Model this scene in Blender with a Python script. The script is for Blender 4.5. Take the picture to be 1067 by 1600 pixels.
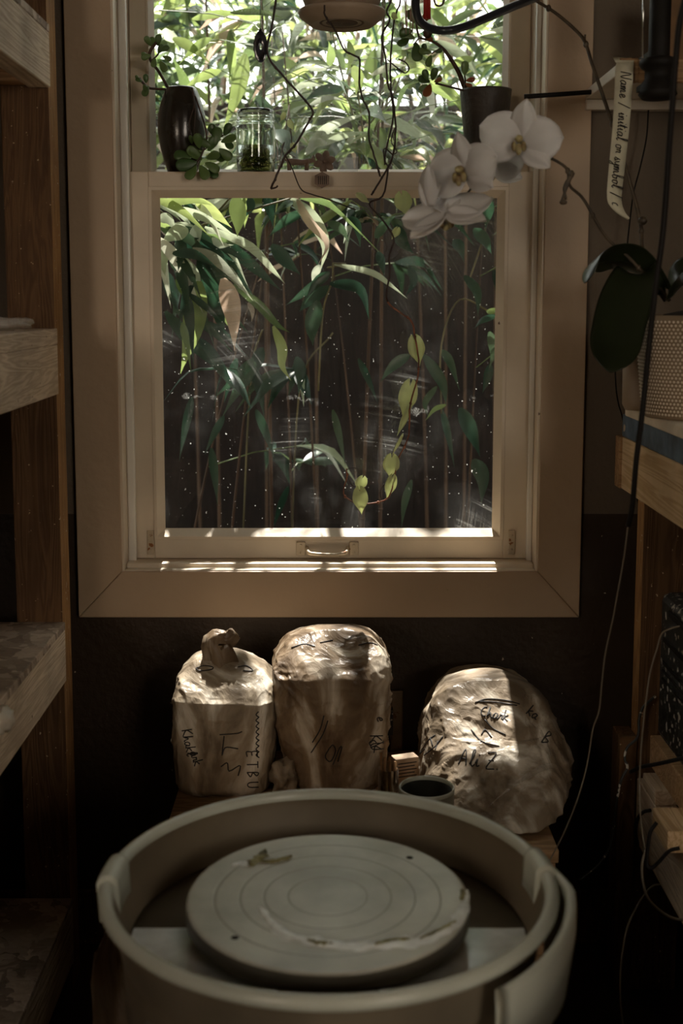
import bpy, math, random
from mathutils import Vector, Matrix, noise
from mathutils.bvhtree import BVHTree
R = random.Random(7)
PI = math.pi
sc = bpy.context.scene
for o in list(bpy.data.objects): bpy.data.objects.remove(o)
COL = sc.collection

# ------------------------------------------------------------------ camera, sky, sun, lamps, exposure
F, PX, PY, PITCH, CZ = 1895.0, 520.0, 690.0, math.radians(6.8), 1.28     # pixels of the 1067x1600 frame
cd = bpy.data.cameras.new('camera'); cam = bpy.data.objects.new('camera', cd); COL.objects.link(cam)
cam.location = (0, 0, CZ); cam.rotation_euler = (PI/2 - PITCH, 0, 0)
cd.sensor_fit = 'VERTICAL'; cd.sensor_height = 36; cd.lens = F/1600*36
cd.shift_x = (533.5-PX)/1600; cd.shift_y = -(800-PY)/1600
cd.dof.use_dof = True; cd.dof.focus_distance = 2.33; cd.dof.aperture_fstop = 4.0
cd.clip_start = 0.02
sc.camera = cam

SUN_DIR = Vector((0.0, 0.47, 0.883)).normalized()      # towards the sun
sd = bpy.data.lights.new('sun', 'SUN'); sun = bpy.data.objects.new('sun', sd); COL.objects.link(sun)
sun.rotation_euler = SUN_DIR.to_track_quat('Z', 'Y').to_euler(); sun.location = (0, 6, 6)
sd.energy = 12.0; sd.angle = math.radians(0.8); sd.color = (1.0, 0.95, 0.86)
w = bpy.data.worlds.new('world'); sc.world = w; w.use_nodes = True
bg = w.node_tree.nodes['Background']; bg.inputs[0].default_value = (0.93, 0.96, 0.93, 1); bg.inputs[1].default_value = 3.6
for x_, e_, c_ in ((-1.60, 12, (1.0, 0.70, 0.42)), (1.60, 10, (1.0, 0.76, 0.52))):      # left rear window, plus an added right one for ambient fill
    ad = bpy.data.lights.new('rear_window_and_fill_light', 'AREA'); al = bpy.data.objects.new('rear_window_and_fill_light', ad); COL.objects.link(al)
    ad.shape = 'RECTANGLE'; ad.size = 0.75; ad.size_y = 0.9; ad.energy = e_; ad.color = c_
    al.location = (x_, -1.86, 1.75); al.rotation_euler = (PI/2, 0, 0)
sc.view_settings.view_transform = 'Standard'; sc.view_settings.look = 'None'
sc.view_settings.exposure = 0.6; sc.view_settings.gamma = 1.0; sc.view_settings.use_curve_mapping = False
sc.cycles.max_bounces = 8; sc.cycles.transparent_max_bounces = 24; sc.cycles.sample_clamp_indirect = 4
sc.cycles.use_denoising = True; sc.cycles.caustics_reflective = False; sc.cycles.caustics_refractive = False

cp, sp = math.cos(PITCH), math.sin(PITCH)
def P(px, py, Y):
    u = (px-PX)/F; v = (PY-py)/F
    t = Y/(cp + v*sp)
    return Vector((u*t, Y, CZ + t*(-sp + v*cp)))
def PZ(px, py, z):
    u = (px-PX)/F; v = (PY-py)/F
    t = (z-CZ)/(-sp + v*cp)
    return Vector((u*t, t*(cp + v*sp), z))
def Zat(py, Y): return P(PX, py, Y).z
def Sc(Y, py=600): return Y/(cp + (PY-py)/F*sp)/F       # metres per pixel

# ------------------------------------------------------------------ mesh builder
class MB:
    def __init__(s): s.v = []; s.f = []; s.m = []; s.mi = 0; s.smooth = []; s.sm = True
    def vert(s, p): s.v.append(tuple(p)); return len(s.v)-1
    def face(s, idx): s.f.append(tuple(idx)); s.m.append(s.mi); s.smooth.append(s.sm)
    def box(s, a, b, M=None):
        x0, y0, z0 = [min(a[i], b[i]) for i in range(3)]; x1, y1, z1 = [max(a[i], b[i]) for i in range(3)]
        c = [(x0,y0,z0),(x1,y0,z0),(x1,y1,z0),(x0,y1,z0),(x0,y0,z1),(x1,y0,z1),(x1,y1,z1),(x0,y1,z1)]
        if M: c = [M @ Vector(p) for p in c]
        k = len(s.v); s.v += [tuple(p) for p in c]; sm = s.sm; s.sm = False
        for f in ((0,3,2,1),(4,5,6,7),(0,1,5,4),(1,2,6,5),(2,3,7,6),(3,0,4,7)): s.face([k+i for i in f])
        s.sm = sm
        return s
    def prism(s, poly, d):      # poly: list of Vectors (planar), d: extrusion vector
        k = len(s.v); n = len(poly); sm = s.sm; s.sm = False
        for p in poly: s.vert(p)
        for p in poly: s.vert(Vector(p)+Vector(d))
        s.face(range(k+n-1, k-1, -1)); s.face(range(k+n, k+2*n))
        for i in range(n): s.face((k+i, k+(i+1)%n, k+n+(i+1)%n, k+n+i))
        s.sm = sm
        return s
    def tube(s, pts, r, n=8, caps=True):
        pts = [Vector(p) for p in pts]; N = len(pts)
        rs = r if isinstance(r, (list, tuple)) else [r]*N
        t0 = (pts[1]-pts[0]).normalized(); up = Vector((0,0,1)) if abs(t0.z) < .9 else Vector((0,1,0))
        a = t0.cross(up).normalized(); rings = []
        for i, p in enumerate(pts):
            t = (pts[min(i+1,N-1)]-pts[max(i-1,0)])
            t = t.normalized() if t.length > 1e-9 else t0
            a = (a - t*a.dot(t)); a = a.normalized() if a.length > 1e-6 else t.orthogonal().normalized()
            b = t.cross(a)
            rings.append([s.vert(p + (a*math.cos(2*PI*j/n)+b*math.sin(2*PI*j/n))*rs[i]) for j in range(n)])
        for i in range(N-1):
            for j in range(n): s.face((rings[i][j], rings[i][(j+1)%n], rings[i+1][(j+1)%n], rings[i+1][j]))
        if caps: s.face(rings[0][::-1]); s.face(rings[-1])
        return s
    def lathe(s, prof, c, n=48, sx=1, sy=1, a0=0, a1=2*PI, M=None):
        full = abs(a1-a0-2*PI) < 1e-6; cols = n if full else n+1; rings = []
        for r, z in prof:
            ring = []
            for j in range(cols):
                a = a0+(a1-a0)*j/n
                p = Vector((r*math.cos(a)*sx, r*math.sin(a)*sy, z))
                if M: p = M @ p
                ring.append(s.vert(Vector(c)+p))
            rings.append(ring)
        for i in range(len(prof)-1):
            for j in range(n):
                k = (j+1) % cols if full else j+1
                s.face((rings[i][j], rings[i][k], rings[i+1][k], rings[i+1][j]))
        return s
    def ell(s, c, ax, ay, az, nu=10, nv=7):          # ellipsoid with axis vectors
        c = Vector(c); rings = []
        for i in range(1, nv):
            th = PI*i/nv
            rings.append([s.vert(c + Vector(az)*math.cos(th) + (Vector(ax)*math.cos(2*PI*j/nu)+Vector(ay)*math.sin(2*PI*j/nu))*math.sin(th)) for j in range(nu)])
        t = s.vert(c+Vector(az)); b = s.vert(c-Vector(az))
        for j in range(nu):
            s.face((t, rings[0][j], rings[0][(j+1)%nu])); s.face((b, rings[-1][(j+1)%nu], rings[-1][j]))
            for i in range(len(rings)-1): s.face((rings[i][j], rings[i+1][j], rings[i+1][(j+1)%nu], rings[i][(j+1)%nu]))
        return s
    def leaf(s, pts, wid, side=None, fold=0.25, prof='lance', n=9):   # ribbon leaf along a smooth line
        pts = crom(pts, n); N = len(pts); prev = None; rows = []
        for i, p in enumerate(pts):
            t = (pts[min(i+1,N-1)]-pts[max(i-1,0)]).normalized()
            sd_ = Vector(side) if side is not None else Vector((1,0,0))
            a = sd_ - t*sd_.dot(t)
            if a.length < .15: a = (prev or t.orthogonal())
            a.normalize(); prev = a; nn = t.cross(a)
            k = i/(N-1)
            if prof == 'lance': ww = math.sin(PI*min(1,(k*.97+.03))**.66)**1.25
            elif prof == 'heart': ww = (max(0,math.sin(PI*(k*.93+.07)**.55)))**.8
            else: ww = max(0.02, (1-(2*k-1)**4))**.6 * (.55+.45*min(1,k*2.2))
            ww = max(ww, .02)*wid/2
            rows.append([s.vert(p - a*ww + nn*fold*ww), s.vert(p), s.vert(p + a*ww + nn*fold*ww)])
        for i in range(N-1):
            for j in range(2): s.face((rows[i][j], rows[i][j+1], rows[i+1][j+1], rows[i+1][j]))
        return s
    def build(s, name, mats, parent=None, bevel=0, solid=0, sub=0):
        me = bpy.data.meshes.new(name); o = bpy.data.objects.new(name, me)
        off = Vector(parent.get('_w', (0,0,0))) if parent else Vector((0,0,0))
        me.from_pydata([tuple(Vector(p)-off) for p in s.v], [], s.f)
        for m in (mats if isinstance(mats, (list, tuple)) else [mats]): me.materials.append(m)
        me.polygons.foreach_set('material_index', s.m); me.polygons.foreach_set('use_smooth', s.smooth)
        me.update(); COL.objects.link(o)
        if parent: o.parent = parent; o['_w'] = tuple(off)
        if solid:
            m = o.modifiers.new('solid', 'SOLIDIFY'); m.thickness = solid; m.offset = 0
        if bevel:
            m = o.modifiers.new('bevel', 'BEVEL'); m.width = bevel; m.segments = 2; m.limit_method = 'ANGLE'; m.angle_limit = .7
        if sub:
            m = o.modifiers.new('sub', 'SUBSURF'); m.levels = sub; m.render_levels = sub
        return o
def crom(pts, n):
    pts = [Vector(p) for p in pts]
    if len(pts) == 2: return [pts[0].lerp(pts[1], i/(n-1)) for i in range(n)]
    out = []; segs = len(pts)-1
    for i in range(n):
        u = i/(n-1)*segs; k = min(int(u), segs-1); t = u-k
        p1, p2 = pts[k], pts[k+1]; p0 = pts[k-1] if k else p1*2-p2; p3 = pts[k+2] if k+2 < len(pts) else p2*2-p1
        out.append(.5*((2*p1)+(p2-p0)*t+(2*p0-5*p1+4*p2-p3)*t*t+(3*p1-p0-3*p2+p3)*t**3))
    return out
def wire(pl, n=None): return crom(pl, n or len(pl)*5)
def tag(o, label=None, cat=None, group=None, kind=None):
    if label: o['label'] = label
    if cat: o['category'] = cat
    if group: o['group'] = group
    if kind: o['kind'] = kind
    return o
def thing(name, label, cat, loc, group=None, kind=None):
    o = bpy.data.objects.new(name, None); COL.objects.link(o); o.location = loc; o.empty_display_size = .05
    o['_w'] = tuple(loc); return tag(o, label, cat, group, kind)
def pl(ptsy, Y): return [P(a, b, Y if not isinstance(Y, (list, tuple)) else Y[0]+(Y[1]-Y[0])*i/max(1, len(ptsy)-1)) for i, (a, b) in enumerate(ptsy)]

# ------------------------------------------------------------------ materials
def mat(name, col, rough=.6, var=.15, vs=6, bump=0, bs=60, metal=0, spec=.4, stretch=None, specks=None, trans=0, col2=None, coat=0, spk_scale=90, spk_th=.74):
    m = bpy.data.materials.new(name); m.use_nodes = True; nt = m.node_tree; N = nt.nodes; L = nt.links
    b = N['Principled BSDF']; b.inputs['Roughness'].default_value = rough; b.inputs['Metallic'].default_value = metal
    b.inputs['Specular IOR Level'].default_value = spec; b.inputs['Coat Weight'].default_value = coat; b.inputs['Coat Roughness'].default_value = .12
    tc = N.new('ShaderNodeTexCoord'); mp = N.new('ShaderNodeMapping'); L.new(tc.outputs['Object'], mp.inputs[0])
    if stretch: mp.inputs['Scale'].default_value = stretch
    n1 = N.new('ShaderNodeTexNoise'); n1.inputs['Scale'].default_value = vs; n1.inputs['Detail'].default_value = 8; L.new(mp.outputs[0], n1.inputs[0])
    cr = N.new('ShaderNodeValToRGB'); L.new(n1.outputs[0], cr.inputs[0])
    c2 = col2 or tuple(max(0, c*(1-var*2)) for c in col)
    cr.color_ramp.elements[0].position = .35; cr.color_ramp.elements[0].color = (*c2, 1)
    cr.color_ramp.elements[1].position = .65; cr.color_ramp.elements[1].color = (*(tuple(min(1, c*(1+var*.5)) for c in col) if not col2 else col), 1)
    out = cr.outputs[0]
    if specks:
        n2 = N.new('ShaderNodeTexNoise'); n2.inputs['Scale'].default_value = spk_scale; n2.inputs['Detail'].default_value = 2; L.new(tc.outputs['Object'], n2.inputs[0])
        r2 = N.new('ShaderNodeValToRGB'); r2.color_ramp.elements[0].position = spk_th; r2.color_ramp.elements[1].position = spk_th+.03; L.new(n2.outputs[0], r2.inputs[0])
        mx = N.new('ShaderNodeMixRGB'); L.new(r2.outputs[0], mx.inputs[0]); L.new(out, mx.inputs[1]); mx.inputs[2].default_value = (*specks, 1); out = mx.outputs[0]
    L.new(out, b.inputs['Base Color'])
    if bump:
        n3 = N.new('ShaderNodeTexNoise'); n3.inputs['Scale'].default_value = bs; n3.inputs['Detail'].default_value = 5; L.new(mp.outputs[0], n3.inputs[0])
        bp = N.new('ShaderNodeBump'); bp.inputs['Strength'].default_value = bump; bp.inputs['Distance'].default_value = .01
        L.new(n3.outputs[0], bp.inputs['Height']); L.new(bp.outputs[0], b.inputs['Normal'])
    if trans:
        tr = N.new('ShaderNodeBsdfTranslucent'); L.new(out, tr.inputs[0]); ms = N.new('ShaderNodeMixShader'); ms.inputs[0].default_value = trans
        L.new(b.outputs[0], ms.inputs[1]); L.new(tr.outputs[0], ms.inputs[2]); L.new(ms.outputs[0], N['Material Output'].inputs[0])
    return m
def leafmat(name, cols, trans=.45, rough=.35):
    m = bpy.data.materials.new(name); m.use_nodes = True; nt = m.node_tree; N = nt.nodes; L = nt.links; b = N['Principled BSDF']
    g = N.new('ShaderNodeNewGeometry'); cr = N.new('ShaderNodeValToRGB'); L.new(g.outputs['Random Per Island'], cr.inputs[0])
    while len(cr.color_ramp.elements) < len(cols): cr.color_ramp.elements.new(.5)
    for i, c in enumerate(cols):
        cr.color_ramp.elements[i].position = i/(len(cols)-1); cr.color_ramp.elements[i].color = (*c, 1)
    tc = N.new('ShaderNodeTexCoord'); n1 = N.new('ShaderNodeTexNoise'); n1.inputs['Scale'].default_value = 30; L.new(tc.outputs['Object'], n1.inputs[0])
    mx = N.new('ShaderNodeMixRGB'); mx.blend_type = 'MULTIPLY'; mx.inputs[0].default_value = .5; L.new(cr.outputs[0], mx.inputs[1]); L.new(n1.outputs[0], mx.inputs[2])
    hs = N.new('ShaderNodeHueSaturation'); hs.inputs['Value'].default_value = 1.25; L.new(mx.outputs[0], hs.inputs['Color'])
    L.new(hs.outputs[0], b.inputs['Base Color']); b.inputs['Roughness'].default_value = rough; b.inputs['Specular IOR Level'].default_value = .5
    tr = N.new('ShaderNodeBsdfTranslucent'); ms = N.new('ShaderNodeMixShader'); ms.inputs[0].default_value = trans
    h2 = N.new('ShaderNodeHueSaturation'); h2.inputs['Hue'].default_value = .48; h2.inputs['Value'].default_value = 1.5; L.new(hs.outputs[0], h2.inputs['Color']); L.new(h2.outputs[0], tr.inputs[0])
    L.new(b.outputs[0], ms.inputs[1]); L.new(tr.outputs[0], ms.inputs[2]); L.new(ms.outputs[0], N['Material Output'].inputs[0])
    return m
def woodmat(name, c1, c2, axis='Y', scale=1.0, rough=.75, specks=None):
    st = {'X': (1.2, 16, 16), 'Y': (16, 1.2, 16), 'Z': (16, 16, 1.2)}[axis]
    st = tuple(a*scale for a in st)
    m = bpy.data.materials.new(name); m.use_nodes = True; nt = m.node_tree; N = nt.nodes; L = nt.links; b = N['Principled BSDF']
    tc = N.new('ShaderNodeTexCoord'); mp = N.new('ShaderNodeMapping'); mp.inputs['Scale'].default_value = st; L.new(tc.outputs['Object'], mp.inputs[0])
    n0 = N.new('ShaderNodeTexNoise'); n0.inputs['Scale'].default_value = 1.3; n0.inputs['Detail'].default_value = 3; n0.inputs['Distortion'].default_value = 1.4; L.new(mp.outputs[0], n0.inputs[0])
    wv = N.new('ShaderNodeMath'); wv.operation = 'MULTIPLY'; wv.inputs[1].default_value = 55; L.new(n0.outputs[0], wv.inputs[0])
    sn = N.new('ShaderNodeMath'); sn.operation = 'SINE'; L.new(wv.outputs[0], sn.inputs[0])
    mr = N.new('ShaderNodeMapRange'); mr.inputs[1].default_value = -1; L.new(sn.outputs[0], mr.inputs[0])
    cr = N.new('ShaderNodeValToRGB'); cr.color_ramp.elements[0].color = (*c1, 1); cr.color_ramp.elements[1].color = (*c2, 1); L.new(mr.outputs[0], cr.inputs[0])
    n2 = N.new('ShaderNodeTexNoise'); n2.inputs['Scale'].default_value = 5; n2.inputs['Detail'].default_value = 9; L.new(tc.outputs['Object'], n2.inputs[0])
    r2 = N.new('ShaderNodeValToRGB'); r2.color_ramp.elements[0].position = .3; r2.color_ramp.elements[0].color = (.35,.33,.3,1); r2.color_ramp.elements[1].position = .6; L.new(n2.outputs[0], r2.inputs[0])
    mx = N.new('ShaderNodeMixRGB'); mx.blend_type = 'MULTIPLY'; mx.inputs[0].default_value = .7; L.new(cr.outputs[0], mx.inputs[1]); L.new(r2.outputs[0], mx.inputs[2]); out = mx.outputs[0]
    if specks:
        n3 = N.new('ShaderNodeTexNoise'); n3.inputs['Scale'].default_value = 110; L.new(tc.outputs['Object'], n3.inputs[0])
        r3 = N.new('ShaderNodeValToRGB'); r3.color_ramp.elements[0].position = .71; r3.color_ramp.elements[1].position = .74; L.new(n3.outputs[0], r3.inputs[0])
        m3 = N.new('ShaderNodeMixRGB'); L.new(r3.outputs[0], m3.inputs[0]); L.new(out, m3.inputs[1]); m3.inputs[2].default_value = (*specks, 1); out = m3.outputs[0]
    L.new(out, b.inputs['Base Color']); b.inputs['Roughness'].default_value = rough; b.inputs['Specular IOR Level'].default_value = .25
    bp = N.new('ShaderNodeBump'); bp.inputs['Strength'].default_value = .25; bp.inputs['Distance'].default_value = .003; L.new(sn.outputs[0], bp.inputs['Height']); L.new(bp.outputs[0], b.inputs['Normal'])
    return m
def osbmat(name):
    m = bpy.data.materials.new(name); m.use_nodes = True; nt = m.node_tree; N = nt.nodes; L = nt.links; b = N['Principled BSDF']
    tc = N.new('ShaderNodeTexCoord'); nz = N.new('ShaderNodeTexNoise'); nz.inputs['Scale'].default_value = 25; L.new(tc.outputs['Object'], nz.inputs[0])
    mv = N.new('ShaderNodeMixRGB'); mv.inputs[0].default_value = .06; L.new(tc.outputs['Object'], mv.inputs[1]); L.new(nz.outputs['Color'], mv.inputs[2])
    vo = N.new('ShaderNodeTexVoronoi'); vo.inputs['Scale'].default_value = 38; vo.distance = 'MANHATTAN'; L.new(mv.outputs[0], vo.inputs[0])
    cr = N.new('ShaderNodeValToRGB'); cr.color_ramp.elements[0].color = (.13,.085,.055,1); cr.color_ramp.elements[1].color = (.58,.45,.34,1); L.new(vo.outputs['Color'], cr.inputs[0])
    L.new(cr.outputs[0], b.inputs['Base Color']); b.inputs['Roughness'].default_value = .8
    bp = N.new('ShaderNodeBump'); bp.inputs['Strength'].default_value = .6; bp.inputs['Distance'].default_value = .004; L.new(vo.outputs['Distance'], bp.inputs['Height']); L.new(bp.outputs[0], b.inputs['Normal'])
    return m
def glassmat(name, dust, tint=(1,1,1)):
    """thin pane: mostly clear, a fresnel gloss, and dust, smears and water spots lying on it"""
    m = bpy.data.materials.new(name); m.use_nodes = True; nt = m.node_tree; N = nt.nodes; L = nt.links; N.remove(N['Principled BSDF'])
    tr = N.new('ShaderNodeBsdfTransparent'); tr.inputs[0].default_value = (*tint, 1)
    gl = N.new('ShaderNodeBsdfGlossy'); gl.inputs['Roughness'].default_value = .02; lw = N.new('ShaderNodeLayerWeight'); pw_ = N.new('ShaderNodeMath'); pw_.operation = 'POWER'; L.new(lw.outputs['Facing'], pw_.inputs[0]); pw_.inputs[1].default_value = 4
    fr = N.new('ShaderNodeMath'); fr.operation = 'MULTIPLY_ADD'; L.new(pw_.outputs[0], fr.inputs[0]); fr.inputs[1].default_value = .7; fr.inputs[2].default_value = .02
    m1 = N.new('ShaderNodeMixShader'); L.new(fr.outputs[0], m1.inputs[0]); L.new(tr.outputs[0], m1.inputs[1]); L.new(gl.outputs[0], m1.inputs[2])
    df = N.new('ShaderNodeBsdfDiffuse'); df.inputs[0].default_value = (.8,.8,.76,1); tl = N.new('ShaderNodeBsdfTranslucent'); tl.inputs[0].default_value = (.8,.8,.76,1)
    m2 = N.new('ShaderNodeMixShader'); m2.inputs[0].default_value = .5; L.new(df.outputs[0], m2.inputs[1]); L.new(tl.outputs[0], m2.inputs[2])
    tc = N.new('ShaderNodeTexCoord')
    def nz(scale, detail, rough, p0, p1, v1, st=None, dist=0):
        mp = N.new('ShaderNodeMapping'); L.new(tc.outputs['Object'], mp.inputs[0])
        if st: mp.inputs['Scale'].default_value = st
        n = N.new('ShaderNodeTexNoise'); n.inputs['Scale'].default_value = scale; n.inputs['Detail'].default_value = detail; n.inputs['Roughness'].default_value = rough; n.inputs['Distortion'].default_value = dist
        L.new(mp.outputs[0], n.inputs[0]); r = N.new('ShaderNodeMapRange'); r.inputs[1].default_value = p0; r.inputs[2].default_value = p1; r.inputs[4].default_value = v1; L.new(n.outputs[0], r.inputs[0]); return r.outputs[0]
    def op(k, a, b_):
        x = N.new('ShaderNodeMath'); x.operation = k
        for i, q in enumerate((a, b_)):
            if isinstance(q, (int, float)): x.inputs[i].default_value = q
            else: L.new(q, x.inputs[i])
        x.use_clamp = True; return x.outputs[0]
    film = nz(4, 5, .6, .42, .75, dust)
    spots = nz(170, 1, .5, .765, .79, .8)
    def arcs(cx_, cz_, scl, v1, msc):
        sb = N.new('ShaderNodeVectorMath'); sb.operation = 'SUBTRACT'; L.new(tc.outputs['Object'], sb.inputs[0]); sb.inputs[1].default_value = (cx_, .07, cz_)
        ln = N.new('ShaderNodeVectorMath'); ln.operation = 'LENGTH'; L.new(sb.outputs[0], ln.inputs[0])
        nr = N.new('ShaderNodeVectorMath'); nr.operation = 'NORMALIZE'; L.new(sb.outputs[0], nr.inputs[0])
        ml = N.new('ShaderNodeMath'); ml.operation = 'MULTIPLY'; ml.inputs[1].default_value = scl; L.new(ln.outputs['Value'], ml.inputs[0])
        s3 = N.new('ShaderNodeSeparateXYZ'); L.new(nr.outputs[0], s3.inputs[0]); cb = N.new('ShaderNodeCombineXYZ'); L.new(ml.outputs[0], cb.inputs[0]); L.new(s3.outputs[0], cb.inputs[1])
        n = N.new('ShaderNodeTexNoise'); n.inputs['Scale'].default_value = 1; n.inputs['Detail'].default_value = 4; n.inputs['Roughness'].default_value = .7; L.new(cb.outputs[0], n.inputs[0])
        r = N.new('ShaderNodeMapRange'); r.inputs[1].default_value = .52; r.inputs[2].default_value = .75; r.inputs[4].default_value = v1; L.new(n.outputs[0], r.inputs[0])
        return op('MULTIPLY', r.outputs[0], nz(msc, 2, .5, .5, .6, 1))
    smear = op('ADD', arcs(-.05, -.55, 150, .30, 3.5), arcs(-.45, .2, 170, .22, 4.1))
    sep = N.new('ShaderNodeSeparateXYZ'); L.new(tc.outputs['Object'], sep.inputs[0])
    # dried foam line across the middle of the pane
    ed = nz(22, 8, .75, 0, 1, 1); ed2 = nz(3, 3, .6, 0, 1, 1)
    zz = op('MULTIPLY', ed, .12)
    zm = N.new('ShaderNodeMapRange'); zm.inputs[1].default_value = .0; zm.inputs[2].default_value = 1.0; L.new(sep.outputs['Z'], zm.inputs[0])
    hsum = N.new('ShaderNodeMath'); hsum.operation = 'ADD'; L.new(sep.outputs['Z'], hsum.inputs[0]); L.new(zz, hsum.inputs[1])
    h2 = N.new('ShaderNodeMath'); h2.operation = 'MULTIPLY_ADD'; L.new(ed2, h2.inputs[0]); h2.inputs[1].default_value = .22; L.new(hsum.outputs[0], h2.inputs[2])
    band = N.new('ShaderNodeMath'); band.operation = 'SUBTRACT'; L.new(h2.outputs[0], band.inputs[0]); band.inputs[1].default_value = FOAM_Z
    ab = N.new('ShaderNodeMath'); ab.operation = 'ABSOLUTE'; L.new(band.outputs[0], ab.inputs[0])
    line = N.new('ShaderNodeMapRange'); line.inputs[1].default_value = .0; line.inputs[2].default_value = .0035; line.inputs[3].default_value = .42; line.inputs[4].default_value = 0; L.new(ab.outputs[0], line.inputs[0])
    line_m = op('MULTIPLY', line.outputs[0], nz(6, 4, .7, .5, .58, 1))
    tot = op('ADD', op('ADD', film, spots), op('ADD', smear, line_m if dust < .1 else 0.0))
    m3 = N.new('ShaderNodeMixShader'); L.new(tot, m3.inputs[0]); L.new(m1.outputs[0], m3.inputs[1]); L.new(m2.outputs[0], m3.inputs[2])
    L.new(m3.outputs[0], N['Material Output'].inputs[0]); return m
FOAM_Z = Zat(612, 2.37)-.745+.155
def clearmat(name, tint=(.93,.95,.93), rough=.03):
    m = bpy.data.materials.new(name); m.use_nodes = True; nt = m.node_tree; N = nt.nodes; L = nt.links; N.remove(N['Principled BSDF'])
    tr = N.new('ShaderNodeBsdfTransparent'); tr.inputs[0].default_value = (*tint, 1)
    gl = N.new('ShaderNodeBsdfGlossy'); gl.inputs['Roughness'].default_value = rough
    lw = N.new('ShaderNodeLayerWeight'); lw.inputs[0].default_value = .35
    m1 = N.new('ShaderNodeMixShader'); L.new(lw.outputs['Facing'], m1.inputs[0]); L.new(tr.outputs[0], m1.inputs[1]); L.new(gl.outputs[0], m1.inputs[2]); L.new(m1.outputs[0], N['Material Output'].inputs[0]); return m
def filmmat(name, col=(.7,.66,.58), op=.35):
    """crinkled polythene: part clear, part milky, glossy"""
    m = bpy.data.materials.new(name); m.use_nodes = True; nt = m.node_tree; N = nt.nodes; L = nt.links; b = N['Principled BSDF']
    b.inputs['Base Color'].default_value = (*col, 1); b.inputs['Roughness'].default_value = .22; b.inputs['Specular IOR Level'].default_value = .6
    tc = N.new('ShaderNodeTexCoord'); v = N.new('ShaderNodeTexNoise'); v.inputs['Scale'].default_value = 35; v.inputs['Detail'].default_value = 4; L.new(tc.outputs['Object'], v.inputs[0])
    bp = N.new('ShaderNodeBump'); bp.inputs['Strength'].default_value = .8; bp.inputs['Distance'].default_value = .006; L.new(v.outputs[0], bp.inputs['Height']); L.new(bp.outputs[0], b.inputs['Normal'])
    tr = N.new('ShaderNodeBsdfTransparent'); ms = N.new('ShaderNodeMixShader'); ms.inputs[0].default_value = op
    L.new(tr.outputs[0], ms.inputs[1]); L.new(b.outputs[0], ms.inputs[2]); L.new(ms.outputs[0], N['Material Output'].inputs[0]); return m
def bagmat(name, c1, c2, c3):
    """damp clay under a clinging clear bag: streaks paint in the light and dark of its facets"""
    m = bpy.data.materials.new(name); m.use_nodes = True; nt = m.node_tree; N = nt.nodes; L = nt.links; b = N['Principled BSDF']
    tc = N.new('ShaderNodeTexCoord'); mp = N.new('ShaderNodeMapping'); mp.inputs['Scale'].default_value = (1, 1, .45); mp.inputs['Rotation'].default_value = (0, .35, 0); L.new(tc.outputs['Object'], mp.inputs[0])
    n1 = N.new('ShaderNodeTexNoise'); n1.inputs['Scale'].default_value = 9; n1.inputs['Detail'].default_value = 7; n1.inputs['Distortion'].default_value = 1.5; L.new(mp.outputs[0], n1.inputs[0])
    cr = N.new('ShaderNodeValToRGB'); cr.color_ramp.elements.new(.5)
    for i, (p, c) in enumerate(((.36, c1), (.5, c2), (.64, c3))): cr.color_ramp.elements[i].position = p; cr.color_ramp.elements[i].color = (*c, 1)
    L.new(n1.outputs[0], cr.inputs[0])
    L.new(cr.outputs[0], b.inputs['Base Color']); b.inputs['Roughness'].default_value = .65; b.inputs['Coat Weight'].default_value = .22; b.inputs['Coat Roughness'].default_value = .2; b.inputs['Specular IOR Level'].default_value = .25
    mp2 = N.new('ShaderNodeMapping'); mp2.inputs['Scale'].default_value = (1, 1, .3); mp2.inputs['Rotation'].default_value = (0, .5, 0); L.new(tc.outputs['Object'], mp2.inputs[0])
    n2 = N.new('ShaderNodeTexNoise'); n2.noise_type = 'RIDGED_MULTIFRACTAL'; n2.inputs['Scale'].default_value = 16; n2.inputs['Detail'].default_value = 5; n2.inputs['Distortion'].default_value = .6; L.new(mp2.outputs[0], n2.inputs[0])
    bp = N.new('ShaderNodeBump'); bp.inputs['Strength'].default_value = .6; bp.inputs['Distance'].default_value = .005; L.new(n2.outputs[0], bp.inputs['Height']); L.new(bp.outputs[0], b.inputs['Normal'])
    vo = N.new('ShaderNodeTexVoronoi'); vo.inputs['Scale'].default_value = 46; mv = N.new('ShaderNodeMixRGB'); mv.inputs[0].default_value = .08; L.new(mp2.outputs[0], mv.inputs[1]); L.new(n1.outputs['Color'], mv.inputs[2]); L.new(mv.outputs[0], vo.inputs[0])
    b2 = N.new('ShaderNodeBump'); b2.inputs['Strength'].default_value = .8; b2.inputs['Distance'].default_value = .004; L.new(vo.outputs['Distance'], b2.inputs['Height']); L.new(bp.outputs[0], b2.inputs['Normal'])
    L.new(b2.outputs[0], b.inputs['Coat Normal']); L.new(b2.outputs[0], b.inputs['Normal'])
    return m

M = {}
M['cream'] = mat('cream_paint', (.68,.57,.43), .42, .08, 5, .12, 30, specks=(.16,.10,.06), spk_scale=45, spk_th=.76)
M['casing'] = mat('casing_paint', (.46,.33,.215), .5, .05, 3, .15, 55, specks=(.15,.10,.06), spk_scale=60, spk_th=.775)
M['wall_hi'] = mat('taupe_wall_paint', (.13,.098,.066), .7, .06, 3, .2, 80)
M['wall_lo'] = mat('dark_brown_wall_paint', (.036,.020,.009), .5, .12, 4, .25, 60, specks=(.5,.42,.32), spk_scale=75, spk_th=.765)
M['floor'] = mat('dusty_dark_floor', (.06,.038,.022), .75, .25, 8, .3, 40)
M['ceiling'] = mat('ceiling_paint', (.35,.30,.24), .8, .05)
M['rust'] = mat('painted_metal', (.55,.45,.32), .35, .1, 30, 0, metal=.2, specks=(.25,.10,.03), spk_scale=90, spk_th=.62)
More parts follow.
